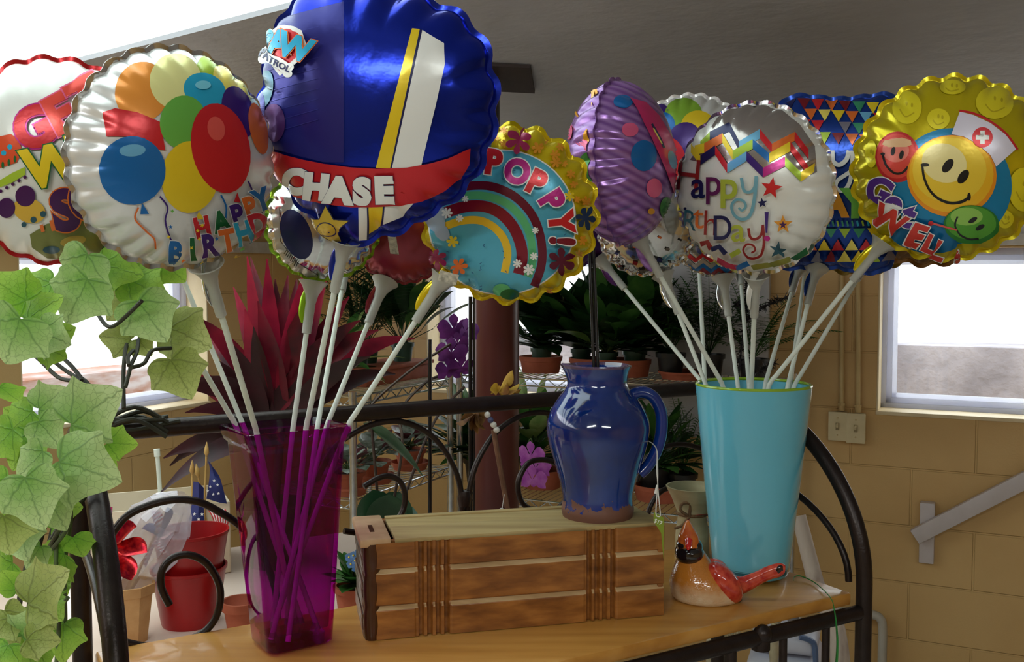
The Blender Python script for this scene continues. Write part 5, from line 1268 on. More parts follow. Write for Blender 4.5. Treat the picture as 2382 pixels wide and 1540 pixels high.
# white box with little flags
c = onT(370, 1300, 1.98); Rb = R3(0, 0, rad(24)); t = thing('cardboard_box', 'cream cardboard box full of small flags behind the red pots', 'box', c); M_BOX = pm('cream card', (222, 208, 184), (210, 194, 168), scale=8, rough=.8)
for k, (dx, dy, sx, sy) in enumerate(((0, -.09, .26, .004), (0, .09, .26, .004), (-.13, 0, .004, .18), (.13, 0, .004, .18))): m = MB(); m.box(c + Rb @ V((dx, dy, .075)), (sx, sy, .145), Rb); m.build('side', M_BOX, t)
m = MB(); m.box(c + V((0, 0, .003)), (.255, .175, .004), Rb); m.build('base', M_BOX, t)
def mini_flag(lab, foot, top, rows, mat, stars=None, Y=1.9, r=4):
    t = thing('hand_flag', lab, 'flag', foot, 'small flags in the cream box'); m = MB(); m.tube([foot, top], .0022, 8); m.lathe([(.001, 0), (.0055, .008), (.004, .018), (.0005, .03)], top, 10, axis=top - foot); m.build('flag_stick', M_DOWEL, t); cloth(t, rows, mat, 'flag_cloth')
    if stars: starset(t, stars, r, Y)
bz = lambda px, Y: V((P(px, 1300, Y).x, Y, TZ + .01))
mini_flag('navy starred flag on the tallest gold tipped stick in the cream box', bz(470, 1.93), P(480, 1062, 1.92), [[P(484, 1072, 1.915), P(488, 1092, 1.91), P(486, 1120, 1.9), P(480, 1160, 1.9)], [P(490, 1078, 1.905), P(498, 1105, 1.9), P(505, 1135, 1.89), P(512, 1170, 1.89)], [P(492, 1082, 1.91), P(510, 1108, 1.91), P(520, 1140, 1.9), P(528, 1172, 1.9)]], M_NAVYC, [(498, 1118), (489, 1132), (506, 1128), (483, 1142), (508, 1148), (496, 1150)], 1.886)
mini_flag('navy starred flag hanging low just above the red pot rim', bz(445, 1.90), P(447, 1105, 1.9), [[P(450, 1120, 1.87), P(446, 1170, 1.86), P(440, 1205, 1.85), P(426, 1236, 1.85)], [P(462, 1122, 1.86), P(462, 1170, 1.85), P(460, 1210, 1.84), P(455, 1238, 1.84)], [P(474, 1135, 1.87), P(474, 1180, 1.86), P(476, 1215, 1.85), P(474, 1238, 1.85)]], M_NAVYC, [(452, 1196), (462, 1208), (448, 1222), (464, 1224), (457, 1238), (470, 1196), (440, 1232)], 1.836, 4.5)
mini_flag('red and white striped flag in the cream box against the magenta vase', bz(500, 1.93), P(462, 1112, 1.93), [[P(478, 1180, 1.88), P(492, 1200, 1.87), P(498, 1225, 1.87), P(488, 1240, 1.87)], [P(500, 1180, 1.87), P(512, 1200, 1.86), P(512, 1225, 1.86), P(506, 1242, 1.86)], [P(525, 1185, 1.88), P(532, 1205, 1.87), P(530, 1225, 1.87), P(526, 1242, 1.87)]], M_STRIPE)
m = MB(); a = V((P(384, 1300, 2.03).x, 2.03, TZ + .008)); m.tube([a, P(366, 1060, 2.04)], .0046, 10); m.lathe([(.001, 0), (.0065, 0), (.0065, .016), (.001, .016)], P(366, 1062, 2.04), 12, axis=P(366, 1060, 2.04) - a); o = m.build('plastic_tube', M_STICK, loc=a); tag(o, 'thin white plastic tube leaning up out of the cream box', 'tube')
# small terracotta pot beyond the magenta vase
c = onT(560, 1400, 1.62); m = MB(); m.lathe([(.001, 0), (.022, 0), (.028, .04), (.032, .04), (.033, .055), (.029, .055), (.026, .04), (.001, .01)], c, 28); o = m.build('clay_pot', M_TERRA, loc=c, sharp=35); tag(o, 'little empty clay pot tucked behind the magenta vase', 'pot')
# forget-me-nots
c = onT(826, 1400, 1.72); random.seed(6); t = thing('flowering_plant', 'small blue flowers with yellow centres between magenta vase and drawer', 'plant', c); pot(t, c, .03, .036, .05, M_TERRA)
m = MB(); rosette(m, c + V((0, 0, .05)), 26, .06, .03, (0, 70), .1, None, (0,), .5); m.build('foliage', LF_MID, t, sharp=80)
m = MB(); s = MB(); y = MB()
for px, py in ((822, 1292), (834, 1286), (826, 1304), (838, 1300), (816, 1312), (828, 1322), (840, 1316), (812, 1296)):
    q = P(px, py, 1.68); s.tube([c + V((0, 0, .045)), q], .001, 5)
    for k in range(5): a = 1.2566 * k + px; blade(m, q, q + V((math.cos(a), -.2, math.sin(a))) * .008, .008, 0, side=V((-math.sin(a), 0, math.cos(a))), n=4)
    y.sphere(q + V((0, -.001, 0)), .0018, seg=8, rings=6)
m.build('petals', pm('sky blue petal', (86, 136, 206), (120, 166, 224), rough=.6), t, sharp=80); s.build('stems', M_STEM, t); y.build('flower_centres', pm('yellow pollen', (230, 200, 60), rough=.7), t)

# --- ti plant
random.seed(21); c = onT(640, 1300, 2.02); t = thing('ti_plant', 'tall ti plant with upright dark red leaves behind the magenta vase', 'plant', c); pot(t, c, .055, .07, .13, M_BPOT)
m = MB(); hub = P(650, 1015, 2.02); m.tube([c + V((0, 0, .1)), hub + V((0, 0, -.02))], .009, 10); m.build('stems', pm('woody stem', (74, 50, 40), (96, 68, 52), scale=30, rough=.8), t)
lv = MB()
tips = [(452, 735, 0), (543, 668, 1), (575, 596, 1), (583, 598, 0), (621, 602, 1), (600, 700, 0), (570, 720, 1), (690, 650, 0), (703, 645, 1), (760, 648, 1), (745, 660, 0), (812, 690, 0), (838, 745, 0), (880, 768, 0), (965, 788, 1), (905, 800, 0), (480, 770, 0), (355, 850, 0), (400, 900, 2), (430, 960, 2), (660, 700, 2), (630, 730, 2), (720, 720, 2), (780, 740, 0), (540, 800, 2), (670, 640, 0), (590, 760, 2), (640, 650, 0), (860, 830, 2), (510, 840, 2), (380, 1066, 2), (395, 1084, 2), (372, 1148, 2), (460, 1000, 2), (920, 870, 2), (700, 800, 2), (610, 830, 2), (740, 830, 2), (820, 860, 2)]
for px, py, k in tips:
    Yt = 2.02 + rnd(-.13, .10); tp = P(px, py, Yt); b = hub + V((rnd(-.02, .02), rnd(-.02, .02), rnd(-.03, .05))); dv = tp - b; out = abs(px - 650) / 300
    blade(lv, b, tp, rnd(.040, .054), .04 + .22 * out, side=V((dv.z, rnd(-.5, .5) * dv.length, -dv.x)), mi=k, peak=.42, n=12, fold=.3, power=1.0)
lv.build('foliage', [LF_TI, LF_TI2, LF_TID], t, sharp=80)

# --- purple orchid with wilting blooms behind the drawer
c = onT(890, 1330, 1.80); t = thing('orchid_plant', 'purple orchid with large strap leaves and wilting blooms behind the drawer', 'plant', c); pot(t, c, .04, .048, .08, M_TERRA)
m = MB(); b = c + V((0, 0, .07))
for px, py, Yt in ((868, 1140, 1.76), (930, 1145, 1.82), (905, 1150, 1.74), (960, 1180, 1.86)): tp = P(px, py, Yt); blade(m, b, tp, .075, .2, side=V((1, .2, 0)), peak=.55, n=12, fold=.15, power=.6)
blade(m, P(845, 985, 1.78), P(985, 1110, 1.74), .05, .15, side=V((.3, -.8, .5)), n=12, peak=.4)
m.build('leaves', LF_ORCH, t, sharp=80)
m = MB()
for pts in ([b, P(866, 1010, 1.78), P(858, 960, 1.8), P(880, 925, 1.82), P(960, 858, 1.85), P(1048, 800, 1.88)], [b, P(935, 1050, 1.8), P(930, 960, 1.83), P(990, 890, 1.87), P(1040, 870, 1.9)], [b, P(1000, 1000, 1.85), P(1080, 900, 1.9)]): m.tube(smooth_path(pts, 6), .0028, 6)
m.build('stems', pm('dark stem', (56, 40, 34), (74, 56, 44), scale=40, rough=.6), t)
m = MB()
for px, py, r in ((1056, 768, .032), (1082, 772, .028), (1050, 822, .032), (1046, 862, .028), (1072, 858, .030), (1064, 800, .024)): orchid_flower(m, P(px, py, 1.88), r, (rnd(-.7, .7), -1, rnd(-.6, .2)))
m.build('blossom', M_ORCH, t, sharp=80)
t2 = thing('wilted_flower', 'yellowing withered bloom caught on the top rail before the brown post', 'flower', P(1170, 915, 1.62)); m = MB(); random.seed(9)
q0 = P(1160, 912, 1.62)
for px, py in ((1192, 862), (1208, 892), (1150, 900), (1140, 908), (1180, 895), (1212, 905), (1196, 915)): blade(m, q0, P(px, py, 1.61 + rnd(-.02, .02)), .022, rnd(-.1, .3), side=V((rnd(-1, 1), rnd(-1, 1), rnd(0, 1))), fold=.6, n=7, twist=rnd(-1.5, 1.5))
m.build('petals', M_YELD, t2, sharp=80)
t2 = thing('wilted_flower', 'brown withered bloom hanging under the top rail before the post', 'flower', P(1105, 962, 1.62)); m = MB(); q0 = P(1105, 962, 1.62)
for px, py in ((1060, 984), (1072, 976), (1120, 990), (1130, 1000), (1098, 1003), (1112, 1010), (1126, 972)): blade(m, q0, P(px, py, 1.61 + rnd(-.02, .02)), .022, rnd(-.1, .3), side=V((rnd(-1, 1), rnd(-1, 1), rnd(0, 1))), fold=.6, n=7, twist=rnd(-1.5, 1.5))
m.build('petals', M_DRY, t2, sharp=80)
for (px, top, lab) in ((1000, 790, 'slim black plant stake just behind the purple orchid'), (1094, 690, 'taller black twin stake standing close to the brown post')):
    c = onT(px, 1300, 1.80 if px < 1050 else 1.74); tp = P(px, top, c.y); m = MB(); m.tube([c, tp], .0036, 8); px > 1050 and m.tube([c + V((.0065, 0, 0)), tp + V((.0065, 0, 0))], .0026, 8); o = m.build('plant_stake', MATS['black plastic'], loc=c); tag(o, lab, 'stake')
# beaded wand hung on the rail
t = thing('beaded_wand', 'tan wand with glass beads hanging from the top rail before the brown post', 'ornament', P(1140, 960, 1.515)); Yw = 1.508
m = MB(); m.tube([P(1148, 1000, Yw), P(1162, 1080, Yw), P(1182, 1192, Yw)], .0042, 8); m.build('wand', pm('tan bark', (120, 84, 62), (96, 64, 46), scale=60, rough=.85), t)
M_BEAD = pm('clear bead', (226, 222, 214), rough=.1, alpha=.75); M_BEADB = pm('smoke blue bead', (74, 76, 110), rough=.12)
for px, py, mm in ((1134, 965, M_BEAD), (1141, 977, M_BEADB), (1148, 988, M_BEAD), (1155, 1000, M_BEAD), (1167, 1189, M_BEAD)): m = MB(); m.sphere(P(px, py, Yw - .004), .0052, seg=10, rings=7); m.build('bead', mm, t)
m = MB(); m.tube([P(1134, 965, Yw - .004), P(1155, 1000, Yw - .004)], .0007, 5); m.tube([P(1173, 1150, Yw - .004), P(1167, 1189, Yw - .004)], .0006, 5); m.build('thread', MATS['white cotton string'], t)

# --- on the short wire shelving: violets below, palms above
def onA(u, v, z): q = oa + AX * u + AY * v; return V((q.x, q.y, z + .006))
random.seed(31)
def violet(lab, u, v, r=.05):
    c = onA(u, v, .905); saucer('plant_saucer', 'terracotta saucer under the ' + lab.split(',')[0], c, r * 1.25, .028, 'violet saucers'); c = c + V((0, 0, .008)); t = thing('african_violet', lab, 'plant', c); pot(t, c, r * .75, r, .065, M_TERRA)
    m = MB(); st = MB(); rosette(m, c + V((0, 0, .06)), 34, .085, .06, (5, 65), .12, st, (0, 0, 1), .55, .25, .45); m.build('foliage', [LF_VIOLET, leafmat('violet underside', (96, 52, 60), (120, 66, 72))], t, sharp=80); st.build('stems', M_STEM, t)
violet('silver veined violet nearest the magenta vase, on the lower wire shelf', .06, .06); violet('silver veined violet in the middle of the lower wire shelf', .25, .09, .055); violet('silver veined violet beside the brown post on the lower wire shelf', .50, .10, .055)
c = onA(.40, .16, 1.233); t = thing('trough_planter', 'terracotta trough on the upper wire shelf behind the purple orchid', 'planter', c); Ra = Matrix((AX, AY, V((0, 0, 1)))).transposed()
m = MB(); m.box(c + V((0, 0, .03)), (.42, .17, .06), Ra, bev=.008); m.box(c + V((0, 0, .058)), (.44, .19, .014), Ra, bev=.004); m.build('trough', M_TERRA, t)
def palm(lab, u, v, n, L, mats, pr=.04, wd=.13, leafL=.10, kind=0):
    c = onA(u, v, 1.233 + .062); t = thing('potted_palm', lab, 'plant', c); pot(t, c, pr * .8, pr, .07, M_GPOT); m = MB(); b = c + V((0, 0, .065))
    for k in range(n):
        a = rnd(0, 6.28); e = rad(rnd(25, 85)); l = L * rnd(.7, 1.2); tip = b + V((math.cos(a) * math.cos(e), math.sin(a) * math.cos(e), math.sin(e))) * l
        if kind == 0: frond(m, b, tip, leafL, .25, 16, random.randrange(len(mats)), wd, ang=50)
        else: blade(m, b + (tip - b) * .35, tip, .07, .2, mi=random.randrange(len(mats))); m.tube([b, b + (tip - b) * .36], .0016, 5)
    m.build('foliage', mats, t, sharp=80)
palm('feathery parlour palm in the terracotta trough, beyond the yellow flower balloon stick', .26, .16, 16, .34, [LF_PALM, LF_DARK]); palm('leafy dark plant in the terracotta trough nearest the brown post', .50, .13, 26, .30, [LF_DARK, LF_MID], kind=1); palm('second feathery palm at the back of the terracotta trough', .38, .20, 14, .36, [LF_PALM, LF_DARK])
c = onA(.08, .12, 1.233); t = thing('potted_plant', 'pale trailing variegated plant at the near end of the upper wire shelf', 'plant', c); pot(t, c, .035, .042, .07, M_TERRA); m = MB(); rosette(m, c + V((0, 0, .07)), 60, .15, .035, (-20, 70), .1, None, (0, 1), .5, .4, .5); m.build('foliage', [LF_LIGHT, LF_MID], t, sharp=80)

# --- things on the rack shelf: bird, wrapped sleeve, ribbon
bx = on_z(1648, 1392, ZS); bx.z = ZS; Yb = bx.y
M_CRACK = None
def bird_glaze():
    m = bpy.data.materials.new('crackle glaze bird'); m.use_nodes = True; N = m.node_tree.nodes; L = m.node_tree.links; b = N['Principled BSDF']; b.inputs['Roughness'].default_value = .15; b.inputs['Coat Weight'].default_value = .7
    tc = N.new('ShaderNodeTexCoord'); sp = N.new('ShaderNodeSeparateXYZ'); L.new(tc.outputs['Object'], sp.inputs[0]); no = N.new('ShaderNodeTexNoise'); no.inputs['Scale'].default_value = 70; no.inputs['Detail'].default_value = 6; L.new(tc.outputs['Object'], no.inputs[0])
    ma = N.new('ShaderNodeMath'); ma.operation = 'MULTIPLY_ADD'; ma.inputs[1].default_value = .03; L.new(no.outputs[0], ma.inputs[0]); L.new(sp.outputs[2], ma.inputs[2]); mr = N.new('ShaderNodeMapRange'); mr.inputs[1].default_value = .012; mr.inputs[2].default_value = .062; L.new(ma.outputs[0], mr.inputs[0])
    cr = N.new('ShaderNodeValToRGB'); e = cr.color_ramp.elements; e[0].color = rgb(224, 204, 172); e[1].color = rgb(196, 122, 44); e[0].position = .1; e[1].position = .75; L.new(mr.outputs[0], cr.inputs[0]); L.new(cr.outputs[0], b.inputs['Base Color'])
    vo = N.new('ShaderNodeTexVoronoi'); vo.feature = 'DISTANCE_TO_EDGE'; vo.inputs['Scale'].default_value = 260; L.new(tc.outputs['Object'], vo.inputs['Vector']); bp = N.new('ShaderNodeBump'); bp.inputs['Distance'].default_value = .0006; L.new(vo.outputs[0], bp.inputs['Height']); L.new(bp.outputs[0], b.inputs['Normal']); return m
bird = thing('bird_figurine', 'glossy ceramic cardinal figurine with black face and red tail on the shelf', 'figurine', bx)
def BD(px, py, dy=0.0): return P(px, py, Yb + dy)
k = Yb / F
rings = []
for (px, py, rx, ry, rz_) in ((1640, 1415, 40, 36, 0), (1642, 1411, 62, 54, 0), (1643, 1396, 80, 68, 0), (1640, 1372, 84, 74, 0), (1635, 1350, 79, 72, 0), (1630, 1332, 69, 64, 0), (1624, 1317, 57, 54, 0), (1617, 1305, 45, 42, 0), (1611, 1294, 36, 33, 0), (1606, 1278, 29, 28, 0), (1603, 1262, 23, 24, 0), (1601, 1250, 17, 18, 0), (1600, 1240, 10, 10, 0)):
    c0 = BD(px, py); rings.append([c0 + V((rx * k * math.cos(a), ry * k * math.sin(a), 0)) + V((0, 0, -(max(0, math.cos(a)) ** 2) * k * (14 if py > 1300 else 0))) for a in [2 * math.pi * i / 40 for i in range(40)]])
m = MB(); m.loft(rings); m.v = [tuple(V(p) if p[2] >= ZS else V((p[0], p[1], ZS))) for p in m.v]
bo = m.build('body', bird_glaze(), bird, sharp=80); sm = bo.modifiers.new('smooth', 'SUBSURF'); sm.levels = 1; sm.render_levels = 1
M_BRED = pm('red bird glaze', (176, 38, 34), (212, 84, 60), scale=90, rough=.15, coat=.7, bump=.0005, bscale=120); M_BBLK = pm('black bird glaze', (16, 14, 18), (24, 20, 26), rough=.08, coat=1.0); M_BOR = pm('orange crest glaze', (214, 128, 48), (190, 84, 36), scale=40, rough=.12, coat=.8); M_BRED2 = pm('bright red beak', (206, 34, 30), rough=.1, coat=.8)
def sweep(name, pts, rads, mat, flat=1.0, seg=18):
    m = MB(); q = smooth_path(pts, 6); n = len(q); rr = [np.interp(i / (n - 1) * (len(rads) - 1), range(len(rads)), rads) for i in range(n)]
    m.tube(q, [float(r) for r in rr], seg, flat=flat); return m.build(name, mat, bird, sharp=80)
m = MB(); m.sphere(BD(1603, 1286, -.004), (34 * k, 38 * k, 29 * k), seg=28, rings=18); m.sphere(BD(1590, 1268, -.006), (17 * k, 26 * k, 18 * k)); m.sphere(BD(1617, 1270, -.006), (17 * k, 26 * k, 18 * k)); m.build('face_mask', M_BBLK, bird, sharp=80)
sweep('crest', [BD(1602, 1272, -.008), BD(1601, 1248, -.006), BD(1600, 1226, -.002), BD(1600, 1210)], [28 * k, 24 * k, 13 * k, 2 * k], M_BOR)
sweep('beak', [BD(1602, 1258, -.022), BD(1601, 1272, -.034), BD(1600, 1280, -.037)], [9 * k, 6 * k, 1.2 * k], M_BRED2)
m = MB(); m.sphere(BD(1686, 1354, -.020), (30 * k, 40 * k, 56 * k), R3(0, rad(-38), 0), seg=30, rings=18); m.v = [(p[0], p[1], max(p[2], ZS + .0012)) for p in m.v]; m.build('wing', M_BRED, bird, sharp=80)
m = MB(); m.sphere(BD(1668, 1340, .03), (34 * k, 40 * k, 44 * k), R3(0, rad(-24), 0), seg=30, rings=18); m.v = [(p[0], p[1], max(p[2], ZS + .0012)) for p in m.v]; m.build('wing', M_BRED, bird, sharp=80)
sweep('wing_tip', [BD(1680, 1378, -.024), BD(1705, 1392, -.020), BD(1725, 1394, -.016)], [12 * k, 12 * k, 5 * k], M_BBLK, .6)
rings = []; pa = smooth_path([BD(1690, 1360), BD(1722, 1362), BD(1752, 1350), BD(1785, 1334), BD(1812, 1326), BD(1824, 1328)], 6); n = len(pa)
for i, q in enumerate(pa):
    t_ = i / (n - 1); a = pa[min(i + 1, n - 1)] - pa[max(i - 1, 0)]; a.normalize(); u = V((-a.z, 0, a.x)); hw = float(np.interp(t_, [0, .25, .5, .8, .95, 1], [30, 20, 16, 17, 14, 6])) * k; th = float(np.interp(t_, [0, .3, 1], [24, 12, 7])) * k
    rings.append([q + u * (hw * math.cos(b)) + V((0, th * math.sin(b) * (1 + .12 * math.cos(6 * b)), 0)) for b in [2 * math.pi * j / 24 for j in range(24)]])
m = MB(); m.loft(rings); m.build('tail', M_BRED, bird, sharp=80)
sweep('tail_tip', [BD(1806, 1328, -.003), BD(1816, 1322, -.003), BD(1823, 1328, -.002)], [9.5 * k, 8 * k, 4 * k], M_BBLK, .6)
# paper sleeve tied with twine
c = on_z(1604, 1296, ZS); c = V((c.x + .004, c.y, ZS)); t = thing('paper_sleeve', 'cream twig printed paper cone tied with twine beside the turquoise vase', 'wrapped pot', c); Yc = c.y
M_PAPER = pm('cream twig paper', (176, 162, 126), (150, 136, 102), scale=12, rough=.85, stretch=(1, 1, 3))
m = MB(); m.lathe([(.001, 0), (.030, 0), (.028, .05), (.024, .075), (.036, .105), (.046, .125), (.043, .125), (.022, .076), (.001, .06)], c, 26); m.build('paper', M_PAPER, t, sharp=60)
M_TWINE = pm('jute twine', (120, 90, 60), (92, 66, 44), scale=160, rough=.95)
m = MB(); zz = c + V((0, 0, .078)); m.tube([zz + V((math.cos(a) * .026, math.sin(a) * .026, 0)) for a in [2 * math.pi * i / 24 for i in range(25)]], .0028, 8)
f0 = zz + V((-.010, -.026, 0)); m.tube(smooth_path([f0, f0 + V((-.016, -.004, .012)), f0 + V((-.012, -.006, .024)), f0 + V((0, -.004, .022)), f0], 6), .0026, 8); m.tube(smooth_path([f0, f0 + V((-.012, -.004, -.014)), f0 + V((-.026, -.004, -.02))], 5), .0024, 8); m.build('twine_bow', M_TWINE, t)
m = MB(); M_RAFF = pm('red raffia', (196, 24, 34), (160, 16, 26), scale=80, rough=.5)
for e in ((-.012, -.008, -.036), (-.004, -.008, -.026), (-.018, -.008, -.044), (.03, -.004, .004)): blade(m, f0, f0 + V(e), .004, .05, n=5)
m.build('raffia', M_RAFF, t, sharp=80)
# green ribbon over the shelf end
m = MB(); q = [on_z(1846, 1350, ZS + .002), on_z(1848, 1342, ZS + .004), on_z(1862, 1340, ZS + .004), on_z(1890, 1352, ZS + .003), on_z(1915, 1372, ZS + .003), on_z(1934, 1398, ZS + .002)]
q[-1] = on_z(1934, 1394, ZS + .003)
q += [on_plane(1940, 1415, RK(0, -.017, 0), E2), on_plane(1945, 1450, RK(0, -.018, 0), E2), on_plane(1948, 1500, RK(0, -.019, 0), E2), on_plane(1944, 1570, RK(0, -.02, 0), E2)]
qq = smooth_path(q, 5); n = len(qq); m.tube(qq, [.0010 + .0026 * max(0, (i / n - .6)) * 2 for i in range(n)], 8, flat=.5); o = m.build('green_ribbon', pm('green ribbon', (30, 110, 44), (44, 132, 56), scale=30, rough=.4), loc=qq[0]); tag(o, 'curled green ribbon trailing off the shelf beside the turquoise vase', 'ribbon')

# --- right wall: switches, conduits, rail, pipe, panel
def WP(px, py, d): return on_plane(px, py, CORNER + RN * d, RN)
Rw = Matrix((RX, RN, V((0, 0, 1)))).transposed(); M_IVORY = pm('ivory plastic', (222, 206, 166), (214, 198, 156), scale=20, rough=.35); M_PAINTC = pm('painted conduit', (206, 180, 128), (198, 170, 118), scale=12, rough=.45)
for (px, y0, y1, lab, cx_) in ((1951, 956, 1022, 'ivory light switch nearer the teal vase', 1958), (1993, 960, 1028, 'ivory light switch nearer the side window', 1996)):
    c = WP(px, (y0 + y1) / 2, -.004); t = thing('light_switch', lab, 'switch'if True else '', c); h_ = (y1 - y0) * c.y / F; m = MB(); m.box(c + RN * -.012, (.062, .034, h_), Rw, bev=.005); m.build('switch_box', M_IVORY, t)
    m = MB(); m.box(c + RN * -.032, (.064, .006, h_ + .002), Rw, bev=.0025); m.build('face_plate', M_IVORY, t)
    m = MB(); m.box(c + RN * -.0365, (.012, .003, .026), Rw); m.build('toggle_slot', pm('slot shade', (150, 132, 96), rough=.6), t)
    m = MB(); m.box(c + RN * -.042 + V((0, 0, .005)), (.008, .016, .010), Rw @ R3(rad(25), 0, 0), bev=.001); m.build('toggle', M_IVORY, t)
    for dz in (-.031, .031): m = MB(); m.lathe([(.001, .0), (.0032, 0), (.0032, .0015), (.001, .002)], c + RN * -.0345 + V((0, 0, dz)), 10, axis=-RN); m.build('screw', M_PAINTC, t)
    t = thing('conduit_pipe', 'painted conduit running down to the ' + lab.replace('ivory light ', ''), 'conduit', WP(cx_, y0 - 4, -.014)); m = MB(); m.tube([WP(cx_, y0 - 2, -.014), WP(cx_, 560, -.014)], .0085, 14); m.build('pipe', M_PAINTC, t)
    m = MB(); m.tube([WP(cx_, y0 - 1, -.014), WP(cx_, y0 - 14, -.014)], .0115, 14); m.tube([WP(cx_, y0 - 13, -.014), WP(cx_, y0 - 19, -.014)], .0135, 6); m.build('coupling', M_PAINTC, t)
t = thing('wall_rail', 'pale slanted wooden rail with a short upright bracket on the block wall', 'rail', WP(2150, 1240, -.02)); M_PALE = pm('pale painted wood', (206, 196, 196), (196, 186, 184), scale=10, rough=.5)
a = WP(2128, 1248, -.06); b = WP(2460, 1078, -.06); dv = (b - a).normalized(); up = dv.cross(RN).normalized(); Mr = Matrix((dv, RN, up if up.z > 0 else -up)).transposed(); m = MB(); m.box((a + b) / 2, ((b - a).length, .03, .052), Mr, bev=.002); m.build('rail', M_PALE, t)
a = WP(2155, 1168, -.02); b = WP(2158, 1308, -.02); m = MB(); m.box((a + b) / 2, (.048, .04, (a - b).length), Rw, bev=.003); m.build('bracket', M_PALE, t)
m = MB(); q = [WP(1900, 1415, -.05), WP(1975, 1424, -.05), WP(2030, 1430, -.05), WP(2048, 1440, -.05), WP(2053, 1462, -.05), WP(2052, 1540, -.05), WP(2051, 1640, -.05)]; q[-1].z = 0.0; m.tube(smooth_path(q, 5), .0155, 14); o = m.build('drain_pipe', pm('off white pipe', (190, 184, 172), (178, 172, 160), scale=8, rough=.5), loc=q[-1]); tag(o, 'off white bent pipe on the wall beside the right rack leg', 'pipe')
a = WP(1440, 600, -.02); b = WP(1792, 600, -.02); m = MB(); m.box(((a + b) / 2).xy.to_3d() + V((0, 0, 1.36)), ((b - a).length, .03, .72), Rw, bev=.004)
o = m.build('white_panel', pm('grey white panel', (206, 206, 208), (194, 194, 198), scale=3, rough=.4), loc=((a + b) / 2).xy.to_3d() + V((0, 0, 1.0))); tag(o, 'large grey white board on the wall behind the shelf plants', 'panel')
# --- under the shelf at the right
c = P(1828, 1500, 2.75); c.z = 0; t = thing('floor_cleaner', 'white floor cleaning machine with a blue edge under the right end of the rack', 'machine', c); M_WPL = pm('white machine plastic', (206, 208, 222), (196, 198, 212), scale=6, rough=.35)
m = MB(); m.box(c + V((0, 0, .27)), (.20, .26, .54), R3(0, 0, rad(-20)), bev=.03, seg=4); m.box(c + V((0, 0, .575)), (.185, .2, .05), R3(0, 0, rad(-20)), bev=.02, seg=4); m.build('housing', M_WPL, t)
m = MB(); m.tube(smooth_path([P(1860, 1482, 2.62), P(1885, 1490, 2.62), P(1896, 1510, 2.62), P(1898, 1600, 2.62)], 5), .008, 8); m.build('handle', pm('slate blue plastic', (84, 104, 140), rough=.4), t)
m = MB(); m.tube([c + V((.02, 0, .59)), c + V((.02, 0, .66))], .016, 14); m.build('neck', pm('grey plastic', (120, 116, 116), rough=.5), t)
def hose(lab, pts, r):
    m = MB(); q = smooth_path(pts, 40); m.tube(q, [r * (1 + .12 * math.sin(i * .9)) for i in range(len(q))], 14); o = m.build('ribbed_hose', pm('cloudy ribbed plastic', (168, 156, 128), (190, 180, 150), scale=30, rough=.4), loc=q[0]); tag(o, lab, 'hose')
hose('straight ribbed hose in front of the white cleaning machine', [V((P(1802, 1500, 2.45).x, 2.45, 0)), P(1800, 1540, 2.45), P(1806, 1440, 2.45)], .0125)
hose('curved ribbed hose beyond the thick rack spindle', [V((P(1640, 1500, 2.45).x, 2.45, 0)), P(1652, 1540, 2.45), P(1665, 1502, 2.45), P(1690, 1475, 2.45), P(1720, 1468, 2.45)], .013)
c = V((P(2000, 1560, 2.55).x, 2.55, 0)); m = MB(); m.tube(smooth_path([c, P(1950, 1500, 2.6), P(1905, 1380, 2.68), P(1858, 1200, 2.75)], 8), [.030 - .0004 * i for i in range(25)], 12); o = m.build('birch_branch', pm('birch bark', (198, 184, 172), (110, 76, 66), scale=14, rough=.9, stretch=(1, 1, .25), lo=.5, hi=.7, bump=.002, bscale=40), loc=c); tag(o, 'pale birch branch leaning behind the right end of the rack', 'branch')

